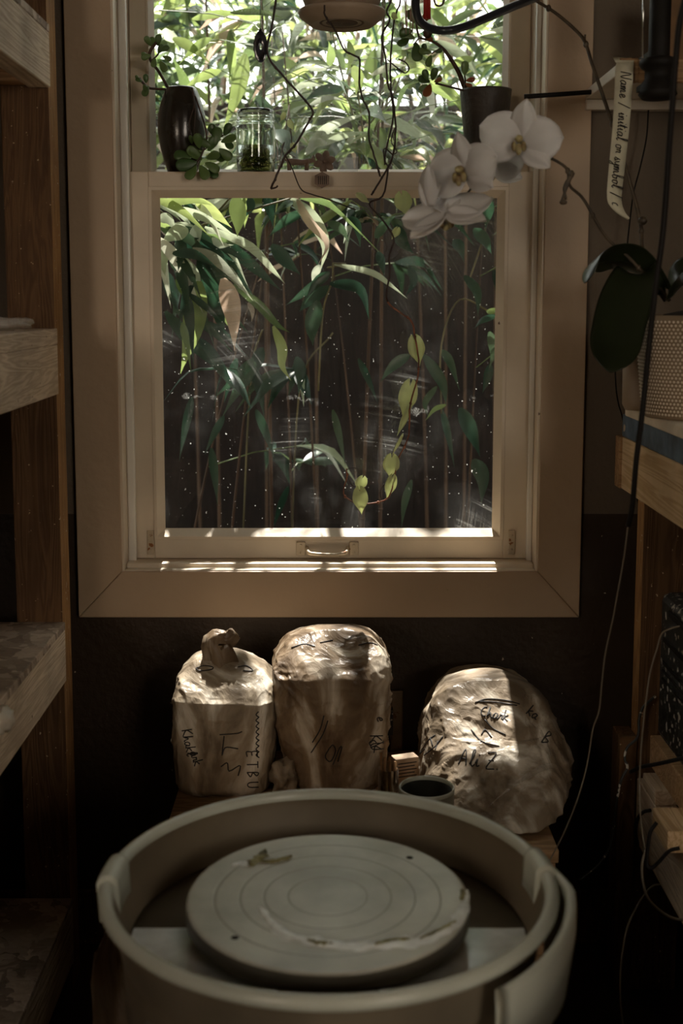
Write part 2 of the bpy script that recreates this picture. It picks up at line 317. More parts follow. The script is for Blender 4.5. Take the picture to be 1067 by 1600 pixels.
M['pine'] = woodmat('raw_pine', (.50,.33,.17), (.66,.47,.28), 'Y')
M['pine_grey'] = woodmat('weathered_pine', (.55,.42,.30), (.72,.58,.43), 'Y', specks=(.12,.08,.05))
M['pine_z'] = woodmat('window_lit_pine_upright', (.30,.15,.055), (.42,.23,.09), 'Z', specks=(.6,.5,.4))  # post sides, window light put into the amber colour
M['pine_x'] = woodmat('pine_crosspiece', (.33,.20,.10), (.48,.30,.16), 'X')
M['darkwood'] = woodmat('dark_board_and_post_shade', (.10,.05,.022), (.15,.08,.035), 'Z', specks=(.5,.38,.25))  # dark boards, and the backlit shade painted on post fronts
M['osb'] = osbmat('strand_board')
M['blue'] = mat('worn_blue_paint', (.10,.15,.21), .55, .25, 20, .2, 40, specks=(.5,.38,.25), spk_scale=28, spk_th=.68)
M['slab'] = mat('plaster_slab', (.72,.62,.49), .7, .12, 14, .35, 35, specks=(.3,.2,.12), spk_scale=60, spk_th=.72)
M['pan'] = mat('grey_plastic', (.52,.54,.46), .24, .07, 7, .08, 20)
M['pan_out'] = mat('shaded_outer_plastic', (.20,.165,.115), .5, .15, 7)  # outer wall of the pan, its shade put into a dark brown
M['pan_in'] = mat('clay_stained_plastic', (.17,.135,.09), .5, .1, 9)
M['wheelhead'] = mat('wet_clay_metal', (.58,.58,.50), .24, .14, 9, .06, 50, spec=.5)
M['wheelside'] = mat('wheel_side', (.12,.11,.085), .4, .1, 9)
M['machine'] = mat('machine_enamel', (.30,.28,.23), .5, .1)
M['slip'] = mat('wet_slip_glare', (.88,.92,.88), .12, .1, 40, .3, 120, spec=.7)  # pale slip, whitened further to carry its wet glare
M['greenbit'] = mat('greenish_clay_scrap', (.28,.26,.12), .5, .3, 60, .5, 120)
M['hole'] = mat('dark_hole', (.01,.008,.006), .9)
M['bagA'] = bagmat('clay_bag_a', (.13,.095,.06), (.31,.25,.175), (.68,.62,.52))
M['bagB'] = bagmat('clay_bag_b', (.09,.055,.028), (.21,.145,.085), (.60,.52,.41))
M['bagC'] = bagmat('clay_bag_c', (.12,.085,.05), (.27,.21,.145), (.64,.58,.48))
M['film'] = filmmat('polythene_film')
M['ink'] = mat('black_marker_ink', (.012,.010,.009), .6)
M['black'] = mat('black_plastic', (.012,.010,.008), .6, .2, 20, spec=.15)
M['blacksplat'] = mat('black_plastic_clay_splatter', (.020,.022,.021), .45, .2, 20, .1, 60, specks=(.45,.42,.36), spk_scale=70, spk_th=.60)
M['rubber'] = mat('black_rubber', (.010,.008,.007), .6, .1, spec=.15)
M['hose'] = mat('black_hose', (.03,.034,.042), .28, .1)
M['twine'] = mat('grey_cord', (.19,.16,.12), .7, .1)
M['darkcer'] = mat('dark_glazed_ceramic', (.035,.026,.018), .22, .25, 12, .1, 30, spec=.6)
M['darkcer2'] = mat('dark_stoneware', (.045,.034,.024), .5, .25, 16, .3, 60)
M['claypot'] = mat('warm_stoneware', (.36,.27,.19), .55, .12, 9, .1, 60)
M['claypot_d'] = mat('brown_bare_clay', (.14,.085,.05), .7, .2, 25, .2, 60)
M['cup'] = mat('grey_green_glaze', (.22,.20,.14), .3, .1, 12)
M['cup_rim'] = mat('pale_glazed_rim', (.46,.47,.38), .25, .05)
M['mesh'] = mat('pale_textured_ceramic', (.62,.52,.40), .35, .05)
M['moss'] = mat('moss', (.11,.13,.025), .8, .5, 90, .5, 150, trans=.3)
M['water'] = clearmat('murky_water', (.62,.64,.34), .02)
M['clear'] = clearmat('jar_glass')
M['jarglass'] = bpy.data.materials.new('thick_jar_glass'); M['jarglass'].use_nodes = True
_b = M['jarglass'].node_tree.nodes['Principled BSDF']; _b.inputs['Transmission Weight'].default_value = 1; _b.inputs['Roughness'].default_value = .04; _b.inputs['IOR'].default_value = 1.45; _b.inputs['Base Color'].default_value = (.93,.97,.96,1)
M['clearsolid'] = filmmat('clear_acrylic', (.75,.8,.82), .25)
M['jade'] = leafmat('jade_leaf', [(.05,.11,.03), (.10,.18,.05), (.16,.25,.08)], .25)
M['jade_red'] = leafmat('reddish_jade_leaf', [(.30,.07,.03), (.34,.14,.05), (.10,.17,.05), (.07,.13,.04)], .35)
M['stem'] = mat('brown_stem', (.07,.035,.018), .6, .3, 60)
M['vine'] = mat('dark_vine_stem', (.035,.016,.010), .5, .3, 60)
M['vine_red'] = mat('reddish_vine_stem', (.24,.08,.035), .5, .3, 60)
M['vleaf'] = leafmat('heart_leaf', [(.66,.70,.44), (.56,.62,.36), (.76,.78,.56)], .45)
M['spike'] = mat('orchid_spike', (.07,.05,.028), .5, .3, 60)
M['oleaf'] = leafmat('orchid_leaf', [(.010,.014,.005), (.016,.022,.008)], .12, .3)
M['petal'] = mat('white_orchid_petal', (.86,.84,.82), .5, .05, 20, .1, 60, trans=.45)
M['lip'] = mat('orchid_lip', (.62,.55,.28), .45, .3, 60, trans=.2, col2=(.20,.12,.05))
M['culm'] = mat('bamboo_culm', (.16,.14,.06), .5, .3, 20, stretch=(1,1,.2))
M['culm_d'] = mat('shaded_bamboo_culm', (.10,.055,.028), .6, .3, 20, stretch=(1,1,.2))  # darker cane copy, garden shade put into the colour
M['bleaf'] = leafmat('bamboo_leaf', [(.06,.10,.04), (.11,.18,.055), (.20,.28,.09), (.32,.38,.14)], .45)
M['bleaf_d'] = leafmat('shaded_bamboo_leaf', [(.014,.042,.028), (.024,.062,.036), (.06,.10,.05)], .3)  # darker leaf copy, shade of the lower garden put into the colour
M['bleaf_p'] = leafmat('sunlit_pale_bamboo_leaf', [(.46,.50,.40), (.36,.44,.28), (.56,.56,.46)], .35)  # whitish leaf copy, sun glare put into the colour
M['bleaf_dry'] = leafmat('dried_bamboo_leaf', [(.50,.38,.26), (.58,.48,.36), (.42,.30,.20)], .35)
M['soil'] = mat('garden_soil', (.045,.03,.018), .95, .3, 8, .5, 20)
M['fence'] = woodmat('brown_fence_boards', (.014,.008,.005), (.022,.012,.008), 'Z')
M['tape'] = mat('masking_tape', (.70,.66,.50), .6, .06, 40, .1, 80, trans=.25)
M['outlet'] = mat('outlet_plastic', (.30,.22,.14), .4, .15, 25, .05, 60, specks=(.22,.10,.04), spk_scale=60, spk_th=.62)
M['white'] = mat('white_paint', (.62,.55,.45), .5, .08, 8)
M['label'] = mat('printed_paper', (.42,.30,.20), .7, .1, 40)
M['red'] = mat('red_cord', (.45,.03,.02), .5, .1)
M['pink'] = mat('pale_pink_tassel', (.62,.40,.34), .7, .2, 80, trans=.3)
M['amber'] = mat('amber_cardboard', (.24,.12,.04), .6, .2, 10)
M['metal'] = mat('chrome', (.6,.6,.58), .2, .05, metal=1)
M['agate'] = mat('dark_agate', (.03,.03,.045), .15, .4, 60, spec=.7)
M['figure'] = mat('clay_figurine', (.22,.15,.11), .6, .2, 40)
M['pane_lo'] = glassmat('dusty_lower_pane', .035)
M['pane_up'] = glassmat('dusty_upper_pane', .13)

# ------------------------------------------------------------------ room shell
XL, XR, YB, YF, ZC = -1.10, 1.20, -1.80, 2.30, 2.55
ZP = Zat(803, YF)                       # height of the dark brown paint
cxL, cxR = -.4895, .4745                # outer edges of the casing
oxL, oxR = -.400, .389                  # the window opening
oz0, oz1 = .745, 2.22
def struct(mb, name, m, label=None, cat=None, **k):
    o = mb.build(name, m, **k); o['kind'] = 'structure'; tag(o, label, cat); return o
mb = MB(); mb.box((-2.5, YB-.2, -.1), (2.5, YF+.22, 0)); struct(mb, 'floor', M['floor'], 'dark dusty floor below the shelves and wheel', 'floor')
mb = MB(); mb.box((-2.5, YB-.2, ZC), (2.5, YF+.22, ZC+.1)); struct(mb, 'ceiling', M['ceiling'], 'plain ceiling above the studio', 'ceiling')
mb = MB()
for (a, b, m_) in (((XL-.2, 0), (XR+.2, ZP), 1), ((XL-.2, ZP), (XR+.2, ZC), 0)):
    pass
def wallpiece(mb, x0, x1, z0, z1):
    for (a, b, k) in ((z0, min(z1, ZP), 1), (max(z0, ZP), z1, 0)):
        if b > a + 1e-4: mb.mi = k; mb.box((x0, YF, a), (x1, YF+.20, b))
wallpiece(mb, XL-.2, oxL-.012, 0, ZC); wallpiece(mb, oxR+.012, XR+.2, 0, ZC); wallpiece(mb, oxL-.012, oxR+.012, 0, oz0-.02); wallpiece(mb, oxL-.012, oxR+.012, oz1+.012, ZC)
struct(mb, 'wall_window', [M['wall_hi'], M['wall_lo']], 'window wall painted taupe above and dark brown below', 'wall')
XB, YS = 2.3, .30                        # the room is wider behind the shelves
for nm, sg, xw, lb in (('wall_left', -1, XL, 'taupe and brown wall behind the left shelves'), ('wall_right', 1, XR, 'taupe and brown wall behind the right workbench')):
    mb = MB()
    for mi_, z0_, z1_ in ((1, 0, ZP), (0, ZP, ZC)):
        mb.mi = mi_; mb.box((xw, YS-.1, z0_), (xw+sg*.2, YF, z1_)); mb.box((xw+sg*.2, YS-.1, z0_), (sg*(XB+.1), YS, z1_)); mb.box((sg*XB, YB-.1, z0_), (sg*(XB+.1), YS-.1, z1_))
    struct(mb, nm, [M['wall_hi'], M['wall_lo']], lb, 'wall')
mb = MB(); mb.mi = 0                     # rear wall with its window opening and the added right one
mb.box((-XB, YB-.1, 0), (-2.0, YB, ZC)); mb.box((-1.2, YB-.1, 0), (1.2, YB, ZC)); mb.box((2.0, YB-.1, 0), (XB, YB, ZC))
for a, b in ((-2.0, -1.2), (1.2, 2.0)): mb.box((a, YB-.1, 0), (b, YB, 1.28)); mb.box((a, YB-.1, 2.22), (b, YB, ZC))
struct(mb, 'wall_back', M['wall_hi'], 'rear wall with one window and one added light opening behind the camera', 'wall')
zb1, zb0 = Zat(1393, YF-.012), Zat(1466, YF-.012)
mb = MB(); mb.box((XL, YF-.014, zb0-.0), (XR, YF, zb1)); mb.box((XL, YF-.02, 0), (XR, YF, zb0))
struct(mb, 'baseboard_window', M['darkwood'], 'dark wooden baseboard along the window wall', 'baseboard', bevel=.002)

# ------------------------------------------------------------------ the window
win = thing('window_1', 'cream painted sash window with dusty panes and mitred casing', 'window', (0, YF, oz0), kind='structure')
Yc = 2.28
zbo, zbi = Zat(965, Yc), Zat(893, Yc); ciL, ciR = -.4045, .3925; zto, zti = 2.31, 2.226
Ec = Vector((0, .02, 0))
def V(x, z, y=Yc): return Vector((x, y, z))
g = .0006
for poly in ([V(cxL,zbo+g), V(ciL,zbi+g), V(ciL,zti-g), V(cxL,zto-g)], [V(cxR,zbo+g), V(cxR,zto-g), V(ciR,zti-g), V(ciR,zbi+g)],
             [V(cxL,zbo), V(cxR,zbo), V(ciR,zbi), V(ciL,zbi)], [V(cxL,zto), V(ciL,zti), V(ciR,zti), V(cxR,zto)]):
    MB().prism(poly, Ec).build('casing_board', M['casing'], win, bevel=.0018)
mb = MB(); Yj = 2.50
mb.box((oxL-.012, Yc+.004, oz0), (oxL, Yj, oz1)); mb.box((oxR, Yc+.004, oz0), (oxR+.012, Yj, oz1)); mb.box((oxL, Yc+.004, oz1), (oxR, Yj, oz1+.012))
mb.build('jamb', M['cream'], win, bevel=.001)
mb = MB(); mb.box((oxL, 2.33, .765), (-.3845, 2.343, oz1)); mb.box((.3785, 2.33, .765), (oxR, 2.343, oz1))
mb.build('stop_strip', mat('glossy_sky_lit_paint', (.80,.76,.68), .25, .04), win, bevel=.003)  # skylight on the strip put into its whiter colour
zs = Zat(873, 2.345)
mb = MB(); mb.box((oxL, 2.303, zs-.03), (oxR, Yj, zs)); mb.box((oxL, 2.284, zs-.04), (oxR, 2.303, Zat(889, 2.29)))
mb.build('sill', M['cream'], win, bevel=.003)
def sash(name, Y0, Y1, x0, x1, z0, z1, ix0, ix1, iz0, iz1, bead, m, pane):
    mb = MB(); mb.box((x0, Y0, z0), (ix0, Y1, z1)); mb.box((ix1, Y0, z0), (x1, Y1, z1)); mb.box((ix0, Y0, z0), (ix1, Y1, iz0)); mb.box((ix0, Y0, iz1), (ix1, Y1, z1))
    s = mb.build(name, m, win, bevel=.0015)
    mb = MB(); yb0 = Y0-.0015; yb1 = (Y0+Y1)/2-.002
    L_, R_, B_, T_ = ix0, ix1, iz0, iz1; l, r, b, t = ix0+bead, ix1-bead, iz0+bead, iz1-bead
    for a, c, d, e in (((L_,B_),(R_,B_),(r,b),(l,b)), ((R_,B_),(R_,T_),(r,t),(r,b)), ((R_,T_),(L_,T_),(l,t),(r,t)), ((L_,T_),(L_,B_),(l,b),(l,t))):
        k = len(mb.v); mb.sm = False
        mb.v += [(a[0],yb0,a[1]), (c[0],yb0,c[1]), (c[0]+(d[0]-c[0])*.3,yb0,c[1]+(d[1]-c[1])*.3), (a[0]+(e[0]-a[0])*.3,yb0,a[1]+(e[1]-a[1])*.3), (d[0],yb1,d[1]), (e[0],yb1,e[1]),
                 (a[0],yb1+.001,a[1]), (c[0],yb1+.001,c[1])]
        for f in ((0,1,2,3), (3,2,4,5), (5,4,7,6), (6,7,1,0)): mb.face([k+i for i in f])
    mb.build('glazing_bead', M['cream'], s)
    mb = MB(); mb.box((ix0+bead-.003, yb1, iz0+bead-.003), (ix1-bead+.003, yb1+.003, iz1-bead+.003)); mb.build('pane', pane, s)
    return s
iz0l, iz1l = Zat(843, 2.345), Zat(292, 2.345)
lo = sash('lower_sash', 2.345, 2.385, oxL+.001, oxR-.001, zs+.001, Zat(268, 2.345), -.3505, .334, iz0l, iz1l, .0195, M['cream'], M['pane_lo'])
zled = Zat(268, 2.345)
mb = MB(); mb.box((oxL+.001, 2.352, zled-.03), (oxR-.001, 2.455, zled)); mb.build('meeting_ledge', M['cream'], win)
up = sash('upper_sash', 2.455, 2.49, oxL+.001, oxR-.001, zled-.028, oz1-.001, -.366, .349, zled+.003, oz1-.05, .014, M['cream'], M['pane_up'])
# lift handle and the corner plates of the lower sash
hz = Zat(858, 2.345); hL, hR = P(470, 858, 2.345).x, P(553, 858, 2.345).x
mb = MB(); mb.tube(wire([(hL+.012, 2.344, hz+.004), (hL+.015, 2.331, hz-.003), (hL+.025, 2.327, hz-.006), (0, 2.326, hz-.008), (hR-.025, 2.327, hz-.006), (hR-.015, 2.331, hz-.003), (hR-.012, 2.344, hz+.004)], 30), .0042, 8)
for x in (hL, hR): mb.box((x-.009, 2.341, hz-.012), (x+.009, 2.345, hz+.015))
for x in (hL, hR):
    for dz in (-.006, .009): mb.ell((x, 2.3405, hz+dz), (.003,0,0), (0,0,.003), (0,.001,0), 8, 4)
h = mb.build('lift_handle', M['rust'], lo, bevel=.001)
h['label'] = 'metal finger lift screwed to the sash'
for px in (237, 800):
    x = P(px, 848, 2.345).x; mb = MB(); mb.box((x-.008, 2.340, Zat(866, 2.345)), (x+.005, 2.345, Zat(828, 2.345)))
    for pz in (836, 857): mb.ell((x-.001, 2.339, Zat(pz, 2.345)), (.0025,0,0), (0,0,.0025), (0,.001,0), 8, 4)
    mb.build('corner_plate', M['rust'], lo, bevel=.001)

# ------------------------------------------------------------------ garden outside
mb = MB(); nx, ny = 24, 14; gi = [[mb.vert((-6+12*i/nx, 2.5+6*j/ny, .05+.05*noise.noise(Vector((i*.7, j*.7, 0))))) for j in range(ny+1)] for i in range(nx+1)]
for i in range(nx):
    for j in range(ny): mb.face((gi[i][j], gi[i+1][j], gi[i+1][j+1], gi[i][j+1]))
struct(mb, 'ground', M['soil'], 'dark garden soil outside the window', 'ground')
mb = MB(); x = -3.2; k_ = 0
while x < 3.2:
    mb.box((x, 4.55+.004*(k_%2), .05), (x+.146, 4.568+.004*(k_%2), 1.98+R.uniform(-.006, .006))); x += .14; k_ += 1
mb.box((-3.2, 4.57, .4), (3.2, 4.61, .49)); mb.box((-3.2, 4.57, 1.7), (3.2, 4.61, 1.79))
tag(mb.build('garden_fence', M['fence']), 'dark brown board fence behind the bamboo', 'fence')
mb = MB(); mb.box((XL-1.2, YF+.2, 2.66), (XR+1.2, YF+.78, 2.70)); mb.box((XL-1.2, YF+.76, 2.58), (XR+1.2, YF+.79, 2.71)); struct(mb, 'added_eave', M['fence'], 'unseen overhang added above the window to cut skylight', 'roof')  # added overhang out of view, keeps sky light off the garden
for nm_, x_ in (('left', -1.95), ('right', 1.95)):  # unseen side fences, added to narrow the sky over the garden
    mb = MB(); y_ = 2.6
    while y_ < 4.5: mb.box((x_, y_, .05), (x_+.02, y_+.138, 2.3)); y_ += .14
    tag(mb.build('garden_fence', M['fence']), 'unseen board fence added against skylight on the '+nm_+' side of the garden', 'fence')
def corridor(p):      # where the sun must pass to reach the clay bags and the sill
    k = (p.y-2.37)/SUN_DIR.y
    x0 = p.x-SUN_DIR.x*k; z0 = p.z-SUN_DIR.z*k
    return -.36 < x0 < .36 and .74 < z0 < 1.12
def corr2(p):
    k = (p.y-2.45)/SUN_DIR.y
    x0 = p.x-SUN_DIR.x*k; z0 = p.z-SUN_DIR.z*k
    return -.40 < x0 < .36 and .70 < z0 < 2.3
def cane(x, y, h, nleaf, z0, kind, label, group, lean=None, r=.006, thin=1.0, lw=(.022,.036)):
    root = thing('bamboo_cane', label, 'bamboo', (x, y, .06), group)
    lx, ly = lean or (R.uniform(-.12,.12), R.uniform(-.1,.06))
    pts = [Vector((x+lx*(t**1.6), y+ly*(t**1.6), .06+h*t)) for t in [i/14 for i in range(15)]]
    mb = MB(); rr = []
    for i, p in enumerate(pts): rr.append(r*(1-.6*i/14))
    mb.tube(pts, rr, 7)
    for i in range(1, 14): mb.ell(pts[i], (rr[i]*1.35,0,0), (0,rr[i]*1.35,0), (0,0,.004), 7, 4)
    mb.build('culm', M['culm_d'] if kind != 'lit' else M['culm'], root)
    fb = MB(); made = 0; tries = 0
    while made < nleaf and tries < nleaf*4:
        tries += 1
        t = R.uniform(max(0, (z0-.06)/h), 1)**.8; i = min(13, int(t*14)); p = pts[i].lerp(pts[i+1], t*14-i)
        az = R.uniform(0, 2*PI); d = Vector((math.cos(az), math.sin(az), R.uniform(.0, .5))).normalized()
        q = p + d*R.uniform(.06, .26)
        if q.y < 2.62: continue
        fb.mi = 0; fb.tube([p, p.lerp(q, .5)+Vector((0,0,.01)), q], .0012, 4, False)
        for k in range(R.randint(3, 6)):
            a2 = az + R.uniform(-1.1, 1.1); L_ = R.uniform(.09, .20); dr = R.uniform(-.1, .9)
            d2 = Vector((math.cos(a2), math.sin(a2), .25-dr)).normalized(); e = q + d2*L_*.55; tip = q + d2*L_*.95 + Vector((0,0,-L_*R.uniform(.1,.45)))
            if tip.y < 2.56: continue
            if (corridor(q) or corridor(tip) or corridor(e)) and R.random() < .93: continue
            if (corr2(q) and not corridor(q)) and R.random() < thin: continue
            u = R.random()
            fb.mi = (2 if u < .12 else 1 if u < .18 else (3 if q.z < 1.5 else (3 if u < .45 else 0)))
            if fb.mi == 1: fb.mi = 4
            fb.leaf([q, e, tip], R.uniform(*lw), (R.uniform(-1,1), R.uniform(-1,1), R.uniform(-.3,.3)), .3, n=7); made += 1
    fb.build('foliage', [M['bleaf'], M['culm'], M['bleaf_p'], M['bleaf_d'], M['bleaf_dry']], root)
    return root
R.seed(21)
for i in range(30):     # the thicket
    x = -1.5+3.0*(i+.5)/30+R.uniform(-.05,.05); y = R.choice((3.0, 3.35, 3.7, 4.05))+R.uniform(-.12,.12)
    back = y > 3.5
    cane(x, y, R.uniform(2.25, 3.1) if not back else R.uniform(2.2, 2.9), 160 if back else 100, 1.45 if back else 1.25, 'mix', 'slender bamboo cane with drooping leaves in the thicket outside' if not back else 'bamboo cane with dense sunlit leaves in the back of the thicket',
         'bamboo canes in the front of the thicket' if not back else 'bamboo canes in the back of the thicket', thin=.78)
for i in range(9):     # bare canes low down
    x = -.75+1.5*(i+.5)/9+R.uniform(-.09,.09); y = R.uniform(2.95, 3.6)
    cane(x, y, R.uniform(1.35, 1.9), 7, .6, 'bare', 'bare brown bamboo cane standing low in the shade outside', 'bare canes in the shade', r=.0042, thin=.3, lean=(R.uniform(-.35,.35), R.uniform(-.1,.1)))

for i in range(7):      # leafy shrubs beyond the fence
    x = -1.9+3.8*(i+.5)/7+R.uniform(-.1,.1); y = R.uniform(4.95, 5.5); h = R.uniform(2.5, 2.9)
    root = thing('tall_shrub', 'leafy shrub rising beyond the fence behind the bamboo', 'shrub', (x, y, .05), 'shrubs beyond the fence')
    mb = MB()
    for k in range(5): mb.tube(wire([(x, y, .05), (x+R.uniform(-.1,.1), y, 1.2), (x+R.uniform(-.35,.35), y+R.uniform(-.2,.2), h-.2)]), .011, 6)
    mb.build('stem', M['culm_d'], root)
    fb = MB()
    for k in range(560):
        a = R.uniform(0, 2*PI); rr_ = .42*math.sqrt(R.random()); p_ = Vector((x+rr_*math.cos(a), y+rr_*math.sin(a)*.8, 1.5+(h-1.5)*R.random()**.8)); d = Vector((R.uniform(-1,1), R.uniform(-1,1), R.uniform(-.9,.5))).normalized(); L_ = R.uniform(.05,.11)
        fb.mi = 0 if R.random() < .8 else 1; fb.leaf([p_, p_+d*L_*.5, p_+d*L_+Vector((0,0,-.02))], L_*R.uniform(.25,.4), (R.uniform(-1,1),R.uniform(-1,1),R.uniform(-1,1)), .2, n=5)
    fb.build('foliage', [M['bleaf'], M['bleaf_p']], root)

# foliage close to the pane, leaf by leaf
def C4(a, b): return (230+a/3.556, 290+b/3.556)
def C5(a, b): return (490+a/2.806, 290+b/2.806)
def C2(a, b): return (420+a/2.808, b/2.808)
def branch(name, label, Y, twigs, leaves):
    p0 = P(*twigs[0][0], Y); root = thing(name, label, 'bamboo', p0)
    mb = MB()
    for tw in twigs: mb.tube(wire([P(a, b, Y+.02*k) for k, (a, b) in enumerate(tw)]), .0022, 6)
    mb.build('twig', M['culm'], root)
    fb = MB()
    for k, (pts, wpx, mi) in enumerate(leaves):
        yy = Y+R.uniform(-.09, .07); s = Sc(yy); n = len(pts)
        dy = R.uniform(-.05, .03)
        q = [P(a, b, yy+dy*j/(n-1)) for j, (a, b) in enumerate(pts)]
        fb.mi = mi; dx = (q[-1]-q[0]); sd_ = dx.cross(Vector((0,1,0))).normalized()+Vector((0, R.uniform(-.45,.45), 0))
        fb.leaf(q, wpx*s*1.0, sd_, .22, n=12)
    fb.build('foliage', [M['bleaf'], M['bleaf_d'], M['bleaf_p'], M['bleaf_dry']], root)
    return root
c4 = lambda w: w/3.556
A = [([(290,530),(250,800),(185,1045)],130,0),([(110,70),(180,140),(250,240)],60,2),([(275,215),(270,300),(265,390)],75,2),([(230,250),(150,270),(70,330)],90,2),
 ([(310,330),(450,460),(590,610)],110,1),([(320,230),(560,330),(690,460),(765,545)],50,2),([(400,290),(600,460),(740,580)],70,1),([(290,390),(350,560),(400,720),(425,860)],115,1),
 ([(420,515),(470,700),(485,920)],115,3),([(480,550),(620,660),(720,770),(790,815)],55,0),([(700,780),(750,900),(750,1000),(800,1085)],60,0),([(290,850),(400,1000),(500,1160)],80,1),
 ([(100,700),(250,880),(400,1035)],75,1),([(110,480),(140,600),(175,710)],80,1),([(110,340),(90,420),(100,505)],65,2),([(260,70),(370,150),(470,235)],70,0),([(490,60),(505,180),(500,285)],95,0),
 ([(540,60),(548,150),(540,235)],40,0),([(60,180),(120,190),(160,260)],60,2),([(180,290),(190,380),(170,480)],70,1),([(200,400),(270,500),(300,560)],60,2),([(160,520),(190,580),(215,650)],35,0),
 ([(200,60),(245,120),(255,210)],70,1),([(360,290),(400,330),(480,330)],45,2),([(340,600),(420,720),(500,850)],30,0),([(560,650),(585,700),(580,760)],30,3),([(60,100),(120,130),(190,200)],40,2),([(280,280),(330,400),(420,560)],80,1),
 ([(230,600),(330,680),(440,780)],40,1),([(330,240),(470,400),(560,560)],60,2)]
A = [([C4(*p) for p in a], c4(b), c) for a, b, c in A]
R.seed(31)
for i in range(34):
    a0, b0 = R.uniform(235, 330), R.uniform(296, 400); an = R.uniform(-.1, 1.5); L_ = R.uniform(60, 130)
    A.append(([(a0, b0), (a0+L_*.5*math.cos(an), b0+L_*.45*math.sin(an)-4), (a0+L_*math.cos(an), b0+L_*math.sin(an)+8)], R.uniform(12, 22), R.choice((0, 1, 2, 2, 1))))
for i in range(10):
    a0, b0 = R.uniform(255, 330), R.uniform(400, 520); an = R.uniform(.5, 1.9); L_ = R.uniform(60, 110)
    A.append(([(a0, b0), (a0+L_*.5*math.cos(an), b0+L_*.45*math.sin(an)-4), (a0+L_*math.cos(an), b0+L_*math.sin(an)+8)], R.uniform(12, 20), R.choice((0, 1, 1))))
branch('bamboo_branch', 'sun-paled and green bamboo leaves hanging in upper left of the lower pane', 2.68, [[C4(60,130), C4(180,230), C4(300,222), C4(450,80), C4(560,-60)], [C4(300,222), C4(560,140), C4(830,62)], [C4(300,222), C4(300,420), C4(290,600), C4(285,860)]], A)
B = [([(800,70),(920,190),(990,330),(960,480)],80,2),([(830,68),(900,200),(1000,320),(950,440)],50,3),([(850,70),(980,90),(1080,160),(1290,370)],36,0),([(1010,490),(880,590),(770,665)],52,1),([(1010,560),(900,640),(845,700)],70,1),
 ([(950,640),(915,780),(920,890)],92,1),([(690,330),(770,420),(850,495)],85,1),([(870,140),(760,200),(670,290)],60,1),([(960,440),(930,490),(915,540)],45,2),([(650,60),(680,130),(700,230)],60,1),([(810,90),(760,110),(690,180)],40,1),([(570,60),(575,120),(540,180)],50,1)]
B = [([C4(*p) for p in a], c4(b), c) for a, b, c in B]
B += [([C5(*p) for p in a], b/2.806, c) for a, b, c in [([(90,345),(250,380),(330,430),(410,495)],28,2),([(70,430),(200,455),(245,590)],55,1),([(70,380),(10,430),(-40,520)],45,1),([(60,160),(120,190),(155,250)],40,1),([(150,140),(190,180),(205,270)],45,1),([(270,230),(310,170),(360,130)],45,1),([(280,290),(300,340),(310,400)],40,1)]]
branch('bamboo_branch', 'bamboo spray with curled dry tips at middle top of the lower pane', 2.72, [[C4(560,140), C4(830,62), C4(1000,20)], [C5(85,340), C5(80,420), C5(40,560), C5(20,900)], [C5(85,340), C5(140,345), C5(60,360)]], B)
Cc = [([C5(*p) for p in a], b/2.806, c) for a, b, c in [([(420,742),(350,790),(290,862)],50,1),([(480,740),(560,860),(582,965)],52,1),([(640,975),(690,1080),(730,1190)],70,1),([(812,545),(770,552),(755,550)],26,0),([(800,570),(740,590),(705,625)],30,1),
 ([(660,395),(715,470),(720,575)],48,1),([(760,50),(762,120),(752,192)],55,1),([(700,190),(750,240),(780,300)],55,1),([(610,240),(640,270),(660,335)],50,1),([(790,370),(805,430),(800,505)],34,1),([(770,640),(790,720),(770,800)],46,1),([(775,780),(760,850),(740,910)],40,1),
 ([(700,1200),(740,1280),(735,1400)],70,1),([(420,350),(440,420),(400,490)],40,1),([(580,960),(530,980),(490,1030)],26,0),([(540,880),(490,950),(500,1010)],30,1),([(425,130),(440,190),(445,250)],40,1),([(430,1290),(400,1390),(385,1500)],36,1),([(360,170),(390,250),(440,300)],60,1),([(560,720),(600,780),(640,900)],40,1)]]
branch('bamboo_branch', 'shade-darkened teal bamboo leaves hanging at right side of the lower pane', 2.85, [[C5(850,520), C5(790,560), C5(640,500), C5(560,700), C5(560,1000)], [C5(790,20), C5(740,240), C5(680,420)]], Cc)
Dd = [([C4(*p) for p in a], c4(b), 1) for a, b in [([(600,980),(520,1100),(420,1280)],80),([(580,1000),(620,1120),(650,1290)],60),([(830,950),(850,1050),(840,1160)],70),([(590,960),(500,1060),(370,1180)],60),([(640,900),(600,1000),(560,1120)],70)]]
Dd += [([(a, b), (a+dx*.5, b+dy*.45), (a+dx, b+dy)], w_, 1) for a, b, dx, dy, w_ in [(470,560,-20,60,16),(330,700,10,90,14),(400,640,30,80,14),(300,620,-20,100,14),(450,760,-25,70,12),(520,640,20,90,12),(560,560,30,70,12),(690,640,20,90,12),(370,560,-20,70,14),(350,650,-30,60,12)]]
branch('bamboo_branch', 'shade-darkened teal bamboo leaves low behind the smeared middle of the pane', 2.95, [[C4(640,800), C4(590,960), C4(560,1300), (380,830)], [(520,520), (470,600), (455,850)]], Dd)
